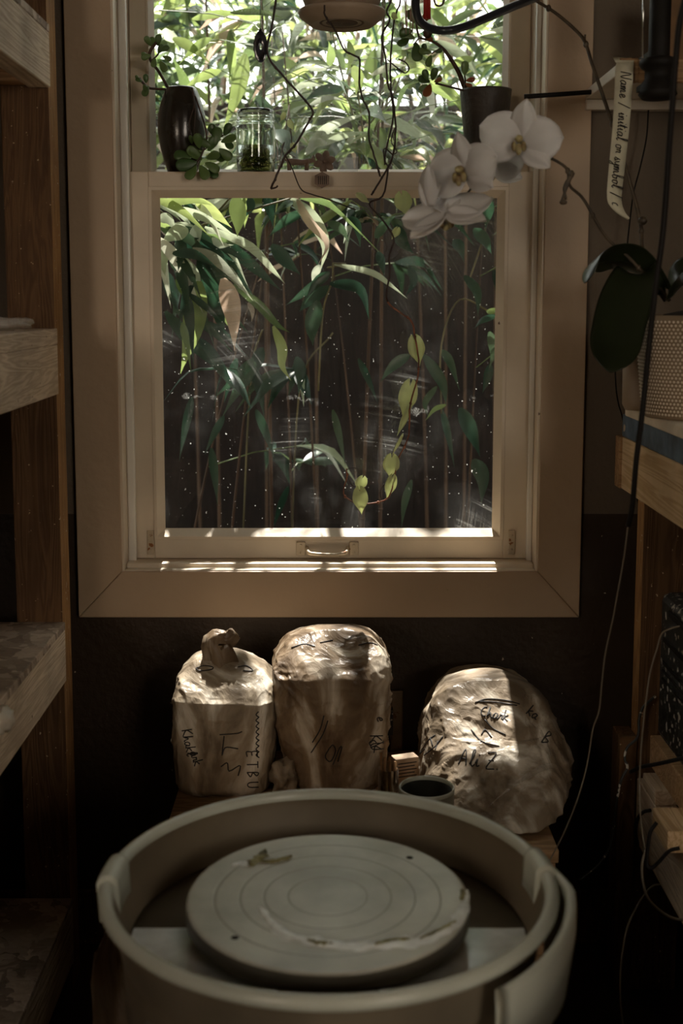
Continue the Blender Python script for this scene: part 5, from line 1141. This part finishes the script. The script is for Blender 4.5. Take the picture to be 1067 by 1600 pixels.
def vine(label, ptspx, Y, r, m, leaves=(), extra=(), mlow=None):
    root = thing('heartleaf_vine', label, 'vine', P(*ptspx[0], Y if not isinstance(Y, list) else Y[0]))
    q = wire(pl(ptspx, Y), len(ptspx)*4)
    for i, p_ in enumerate(q): q[i] = p_+Vector((.0012*noise.noise(Vector((i*.9, r*1e4, 0))), 0, 0))
    if mlow:
        c = int(len(q)*mlow[0]); mb = MB(); mb.tube(q[:c+1], r, 7); mb.build('stem', m, root); mb = MB(); mb.tube(q[c:], [r*1.05-.0006*i/len(q[c:]) for i in range(len(q[c:]))], 7); stemnodes(mb, q[c:], r, 6); mb.build('young_stem', mlow[1], root)
    else: mb = MB(); mb.tube(q, r, 7); stemnodes(mb, q, r*.8, 5); mb.build('stem', m, root)
    if extra:
        mb = MB()
        for e, re in extra: mb.tube(wire(pl(e, Y if not isinstance(Y, list) else Y[1])), re, 6)
        mb.build('side_stem', m, root)
    for (a, b, c_, d_, wpx, tilt) in leaves:
        y_ = (Y if not isinstance(Y, list) else Y[1])-.012
        A_, B_ = P(a, b, y_), P(c_, d_, y_+.006); mid = (A_+B_)/2+Vector((0,-.004,0)); mb = MB()
        s_ = (B_-A_).cross(Vector((0,1,0))).normalized()+Vector((0,tilt,0)); W_ = wpx*Sc(y_,500)
        # heart outline: two lobes above the stalk, a drawn out tip
        d = (B_-A_); L_ = d.length; d.normalize(); s_ = (s_-d*s_.dot(d)).normalized(); nn = d.cross(s_); rows = []
        for i in range(13):
            t = i/12; wv = [.30,.68,.88,.98,1,.95,.84,.69,.52,.35,.20,.10,.02][i]; lobe = [-.24,-.21,-.14,-.07,-.02,0,0,0,0,0,0,0,0][i]
            c0_ = A_+d*L_*t+nn*(.0)*t; ww = W_/2*wv
            rows.append([mb.vert(c0_-s_*ww+d*L_*lobe+nn*W_*.10*wv), mb.vert(c0_-s_*ww*.5+d*L_*lobe*1.05+nn*W_*.07*wv), mb.vert(c0_), mb.vert(c0_+s_*ww*.5+d*L_*lobe*1.05+nn*W_*.07*wv), mb.vert(c0_+s_*ww+d*L_*lobe+nn*W_*.10*wv)])
        for i in range(12):
            for j in range(4): mb.face((rows[i][j], rows[i][j+1], rows[i+1][j+1], rows[i+1][j]))
        mb.build('leaf', M['vleaf'], root, solid=.0006)
    return root
vine('long trailing vine with pale heart leaves reaching far down the lower pane', [(626,-20),(625,4),(616,32),(610,93),(611,142),(614,185),(601,246),(606,263),(598,306),(577,318),(597,343),(615,372),(608,400),(609,425),(604,468),(625,488),(643,502),(648,525),(654,561),(652,592),(641,632),(638,682),(622,718),(615,750),(604,780),(561,787),(537,772),(542,746),(541,732)], [2.2,2.25], .0017, M['vine'],
  [(648,532,656,572,27,0),(640,604,629,654,30,.1),(636,642,620,682,14,.8),(626,684,612,712,9,1.2),(612,716,609,748,27,0),(612,748,604,780,21,.5),(562,768,565,804,25,0),(566,748,558,768,20,.3),(628,306,636,338,28,-.2),(620,358,612,374,16,.8),(560,306,578,318,16,1)],
  [([(541,734),(551,731),(560,732)], .0009),([(543,746),(552,760),(561,754)], .0010),([(598,786),(594,770),(600,756)], .0011),([(626,684),(616,700),(614,712)],.0009),([(622,690),(634,702),(633,708)],.0009)], (.50, M['vine_red']))
vine('bent dark bare vine dangling at the left in front of the upper pane', [(431,-20),(431,0),(425,40),(418,85),(448,125),(487,170),(483,188),(475,203),(462,225),(446,243),(436,265),(423,295)], 2.23, .0021, M['vine'], [], [([(446,243),(456,262),(470,295),(488,304),(508,310),(540,322),(556,328)], .0013), ([(444,222),(441,234),(444,245),(440,262)], .0012), ([(423,295),(431,293),(434,290)], .0018)])
vine('thin knotted bare vine hanging just right of the hanging pot saucer', [(507,8),(508,25),(523,46),(537,77),(552,86),(562,94),(561,125),(566,153),(575,171),(577,190),(576,214),(584,242),(594,276)], 2.09, .0017, M['vine'], [], [([(566,143),(572,137)], .001)])
vine('bare vine with a curling side shoot hanging left of the pink tassel', [(612,-20),(611,0),(604,18),(609,32),(596,57),(602,89),(606,132),(613,150),(618,199),(614,242),(603,267),(592,285),(580,305)], 2.21, .0018, M['vine'], [(613,24,622,29,12,.4)], [([(605,93),(618,104),(632,114),(639,108),(634,98),(622,92)], .0013), ([(617,199),(611,220),(620,236),(614,242)], .0010), ([(614,242),(600,232),(601,258)],.0013)])
vine('slender pale vine with tiny leaves curling beside the mason jar', [(432,175),(442,182),(450,192),(454,205),(456,222),(458,232),(452,240),(462,246)], 2.33, .0009, M['stem'], [(452,190,458,204,10,0),(457,226,462,240,11,.2),(444,178,438,190,8,.2)])
# agate disc
mb = MB(); c = P(407, 73, 2.24); kk = Sc(2.24, 70)
n = 28; rows = []
ring_o = [c+Vector((11*kk*math.cos(2*PI*i/n)*(1+.06*math.sin(3*i)), 0, 24*kk*math.sin(2*PI*i/n))) for i in range(n)]
ring_i = [c+Vector((2.2*kk*math.cos(2*PI*i/n)+.001, 0, 5*kk*math.sin(2*PI*i/n))) for i in range(n)]
for y_ in (-.003, .003):
    rows.append([mb.vert(p_+Vector((0, y_, 0))) for p_ in ring_i]); rows.append([mb.vert(p_+Vector((0, y_, 0))) for p_ in ring_o])
for i in range(n):
    j = (i+1)%n; mb.face((rows[0][i], rows[0][j], rows[1][j], rows[1][i])); mb.face((rows[2][j], rows[2][i], rows[3][i], rows[3][j])); mb.face((rows[1][i], rows[1][j], rows[3][j], rows[3][i])); mb.face((rows[0][j], rows[0][i], rows[2][i], rows[2][j]))
ag = thing('agate_pendant', 'dark oval stone pendant with a hole hanging on thin thread', 'ornament', c)
mb.build('stone', M['agate'], ag, bevel=.001); mb = MB(); mb.tube([c+Vector((0,0,22*kk)), Vector((c.x, c.y, oz1+.02))], .0006, 5); mb.ell(c+Vector((0,0,25*kk)), (.003,0,0), (0,.003,0), (0,0,.003)); mb.build('thread', M['black'], ag)
# hexagonal charm hanging in front of the meeting rail
mb = MB(); c = P(503, 281, 2.32); kk = Sc(2.32, 280)
mb.prism([c+Vector((13*kk*math.cos(PI/3*i+.5), 0, 13*kk*math.sin(PI/3*i+.5))) for i in range(6)], (0, .002, 0))
hx_ = thing('hexagon_charm', 'brown hexagonal charm with engraved bars hanging against the meeting rail', 'ornament', c)
mb.build('plate', M['figure'], hx_, bevel=.0006); mb = MB()
for i in range(5): mb.box(c+Vector(((-6+3*i)*kk, -.0006, -7*kk)), c+Vector(((-5+3*i)*kk, 0, 6*kk)))
mb.build('engraved_bar', M['hole'], hx_); mb = MB(); mb.tube([c+Vector((0,0,11*kk)), P(503, -30, 2.32)], .0003, 4); mb.build('thread', M['clearsolid'], hx_)
# black hose, red cord, tassels
q = wire([P(a, b, y_) for a, b, y_ in [(655,-60,2.02),(650,-10,2.05),(650,15,2.07),(656,33,2.09),(672,44,2.11),(695,48,2.12),(722,43,2.11),(760,28,2.08),(800,11,2.05),(850,-10,2.0),(930,-50,1.95)]], 60)
mb = MB(); mb.tube(q, 6.6*Sc(2.1, 40), 14); tag(mb.build('black_hose', M['hose']), 'thick black looped hose hanging at top right of the window', 'hose')
mb = MB()
for i in range(5): mb.tube([P(662+2.3*i, -30, 2.17), P(663+2.2*i, 30+R.uniform(-2,2), 2.17)], 1.3*Sc(2.17,20), 6)
tag(mb.build('red_cord', M['red']), 'short hank of red cord hanging inside the hose loop', 'cord')
mb = MB(); R.seed(4)
for i in range(9):
    x_ = 629+2.1*i; mb.tube(wire([P(x_, -30, 2.18), P(x_+R.uniform(-1,1), 15, 2.18), P(x_+R.uniform(-1.5,1.5), 38+R.uniform(0,20), 2.18)], 8), .6*Sc(2.18,20), 5)
tag(mb.build('tassel', M['pink']), 'pale pink fringe tassel hanging left of the black hose loop', 'tassel')
mb = MB(); mb.ell(P(668, 52, 2.2), (.008,0,0), (0,.006,0), (0,0,.009)); mb.tube(wire(pl([(676,-20),(680,6),(690,8),(694,-4),(690,-20)], 2.2)), .0018, 6)
tag(mb.build('wire_curl', M['stem']), 'brown curled wire ornament hanging inside the hose loop', 'ornament')

# ------------------------------------------------------------------ cables on the right
def cable(name, label, ptspx, Ys, r, m, n=None):
    q = wire([P(a, b, Ys[min(i, len(Ys)-1)] if len(Ys) > 2 else Ys[0]+(Ys[1]-Ys[0])*i/(len(ptspx)-1)) for i, (a, b) in enumerate(ptspx)], n)
    mb = MB(); mb.tube(q, r, 8); return tag(mb.build(name, m), label, 'cable')
cable('power_cable', 'long black cable hanging from the upper right past the workbench edge', [(1075,-20),(1062,34),(1056,90),(1050,170),(1044,250),(1036,360),(1024,450),(1014,540),(1004,640),(994,720),(988,790),(981,822)], [1.62,1.72], .0040, M['rubber'])
cable('thin_cable', 'thin grey wire continuing down the dark wall behind right clay bag', [(981,822),(975,870),(966,920),(958,965),(946,1020),(940,1070),(936,1110),(926,1140),(918,1190),(905,1240),(886,1290),(864,1335),(850,1360)], [1.72,1.80], .0010, M['twine'])
cable('hanging_wire', 'thin black cord hanging from the wall shelf behind the orchid', [(1013,172),(1010,215),(1000,262),(990,300),(984,345),(978,400),(970,450),(962,560),(962,600),(966,630),(974,660),(992,760),(1000,800)], [2.26,2.24], .0014, M['rubber'])
cable('splattered_cable', 'clay splattered thin cable hanging in front of the black case', [(1062,978),(1048,982),(1034,990),(1026,1015),(1016,1050),(1010,1090),(1005,1130),(1001,1180),(999,1230),(1001,1280),(1006,1320),(1008,1328)], [1.80,1.84], .0013, M['twine'])
cable('coiled_cable', 'ribbed grey cable looping beneath the lower workbench rail', [(1008,1328),(1003,1350),(1004,1376),(1012,1402),(1030,1422),(1050,1434),(1068,1438)], [1.84,1.80], .0022, M['twine'])
cable('lower_cord', 'slender cord falling to the floor below the workbench rail', [(1030,1382),(1020,1384),(1008,1396),(996,1415),(984,1438),(976,1465),(970,1510),(969,1560),(974,1610)], [1.9,1.75], .0016, M['twine'])
cable('black_lead', 'black lead lying across the lower workbench slats', [(985,1206),(1000,1199),(1030,1193),(1070,1184)], [2.0,1.9], .0034, M['rubber'])
cable('black_lead', 'black lead curving round the end of the lower workbench rail', [(1016,1266),(1005,1269),(996,1280),(993,1300),(996,1320)], [1.9,1.95], .0030, M['rubber'])
cable('black_lead', 'black lead looping below the timber offcut', [(1026,1285),(1016,1300),(1012,1325),(1010,1350),(1018,1356),(1030,1346),(1045,1330),(1062,1325)], [1.78,1.76], .0030, M['rubber'])
cable('tangled_cord', 'clay spattered tangle of cord left of the black case', [(1024,1088),(1012,1098),(1003,1108),(998,1125),(998,1142),(994,1155),(980,1168),(976,1185),(980,1200),(970,1220),(962,1260),(958,1300),(950,1330),(930,1355),(905,1375)], [2.08,2.02], .0024, M['blacksplat'])
# black splattered case
xc0 = P(1028, 1150, 2.08).x; zc0, zc1 = Zat(1152, 2.08), Zat(926, 2.08)
cs = thing('black_case', 'black plastic case splattered with clay under right workbench', 'case', (xc0, 2.08, zl1))
zl2 = zl1+.026
tag(MB().box((xc0-.01, 1.84, zl2+.001), (1.0, 2.095, zc0-.001)).build('wooden_riser', M['pine_x'], bevel=.002), 'brown board block the black case stands on', 'timber')
mb = MB(); mb.box((xc0, 1.86, zc0), (1.02, 2.095, zc1)); mb.build('shell', M['blacksplat'], cs, bevel=.014)
mb = MB()
for a, b in ((1010, 1018), (1048, 1054), (1062, 1066), (1075, 1079)):
    mb.box((xc0-.003, 1.90, Zat(b, 2.0)), (xc0, 2.06, Zat(a, 2.0)))
mb.build('moulded_rib', M['black'], cs, bevel=.001)
mb = MB(); mb.box((xc0-.004, 1.93, zc1-.03), (xc0, 2.03, zc1-.018)); mb.build('handle', M['black'], cs, bevel=.002)
# plastic wrapped bundle to the left of the wheel
b_ = crumple(P(180, 1540, 1.62)+Vector((0,0,0)), .042, .05, .09, 6, amp=.25, rough=7)
zmin = min(v_[2] for v_ in b_.v); b_.v = [(v_[0], v_[1], v_[2]) for v_ in b_.v]
wr = b_.build('wrapped_bundle', M['bagB'])
k = (zmin)/1.0
wr.location = (0, 0, 0)
for v_ in wr.data.vertices:       # stretch it down to the floor
    top = max(q_[2] for q_ in b_.v)
    v_.co.z = top-(top-v_.co.z)*(top-.001)/(top-zmin)
tag(wr, 'tall plastic wrapped clay bundle standing on floor left of splash pan', 'clay bundle')
for o in COL.objects:
    if '_w' in o: del o['_w']
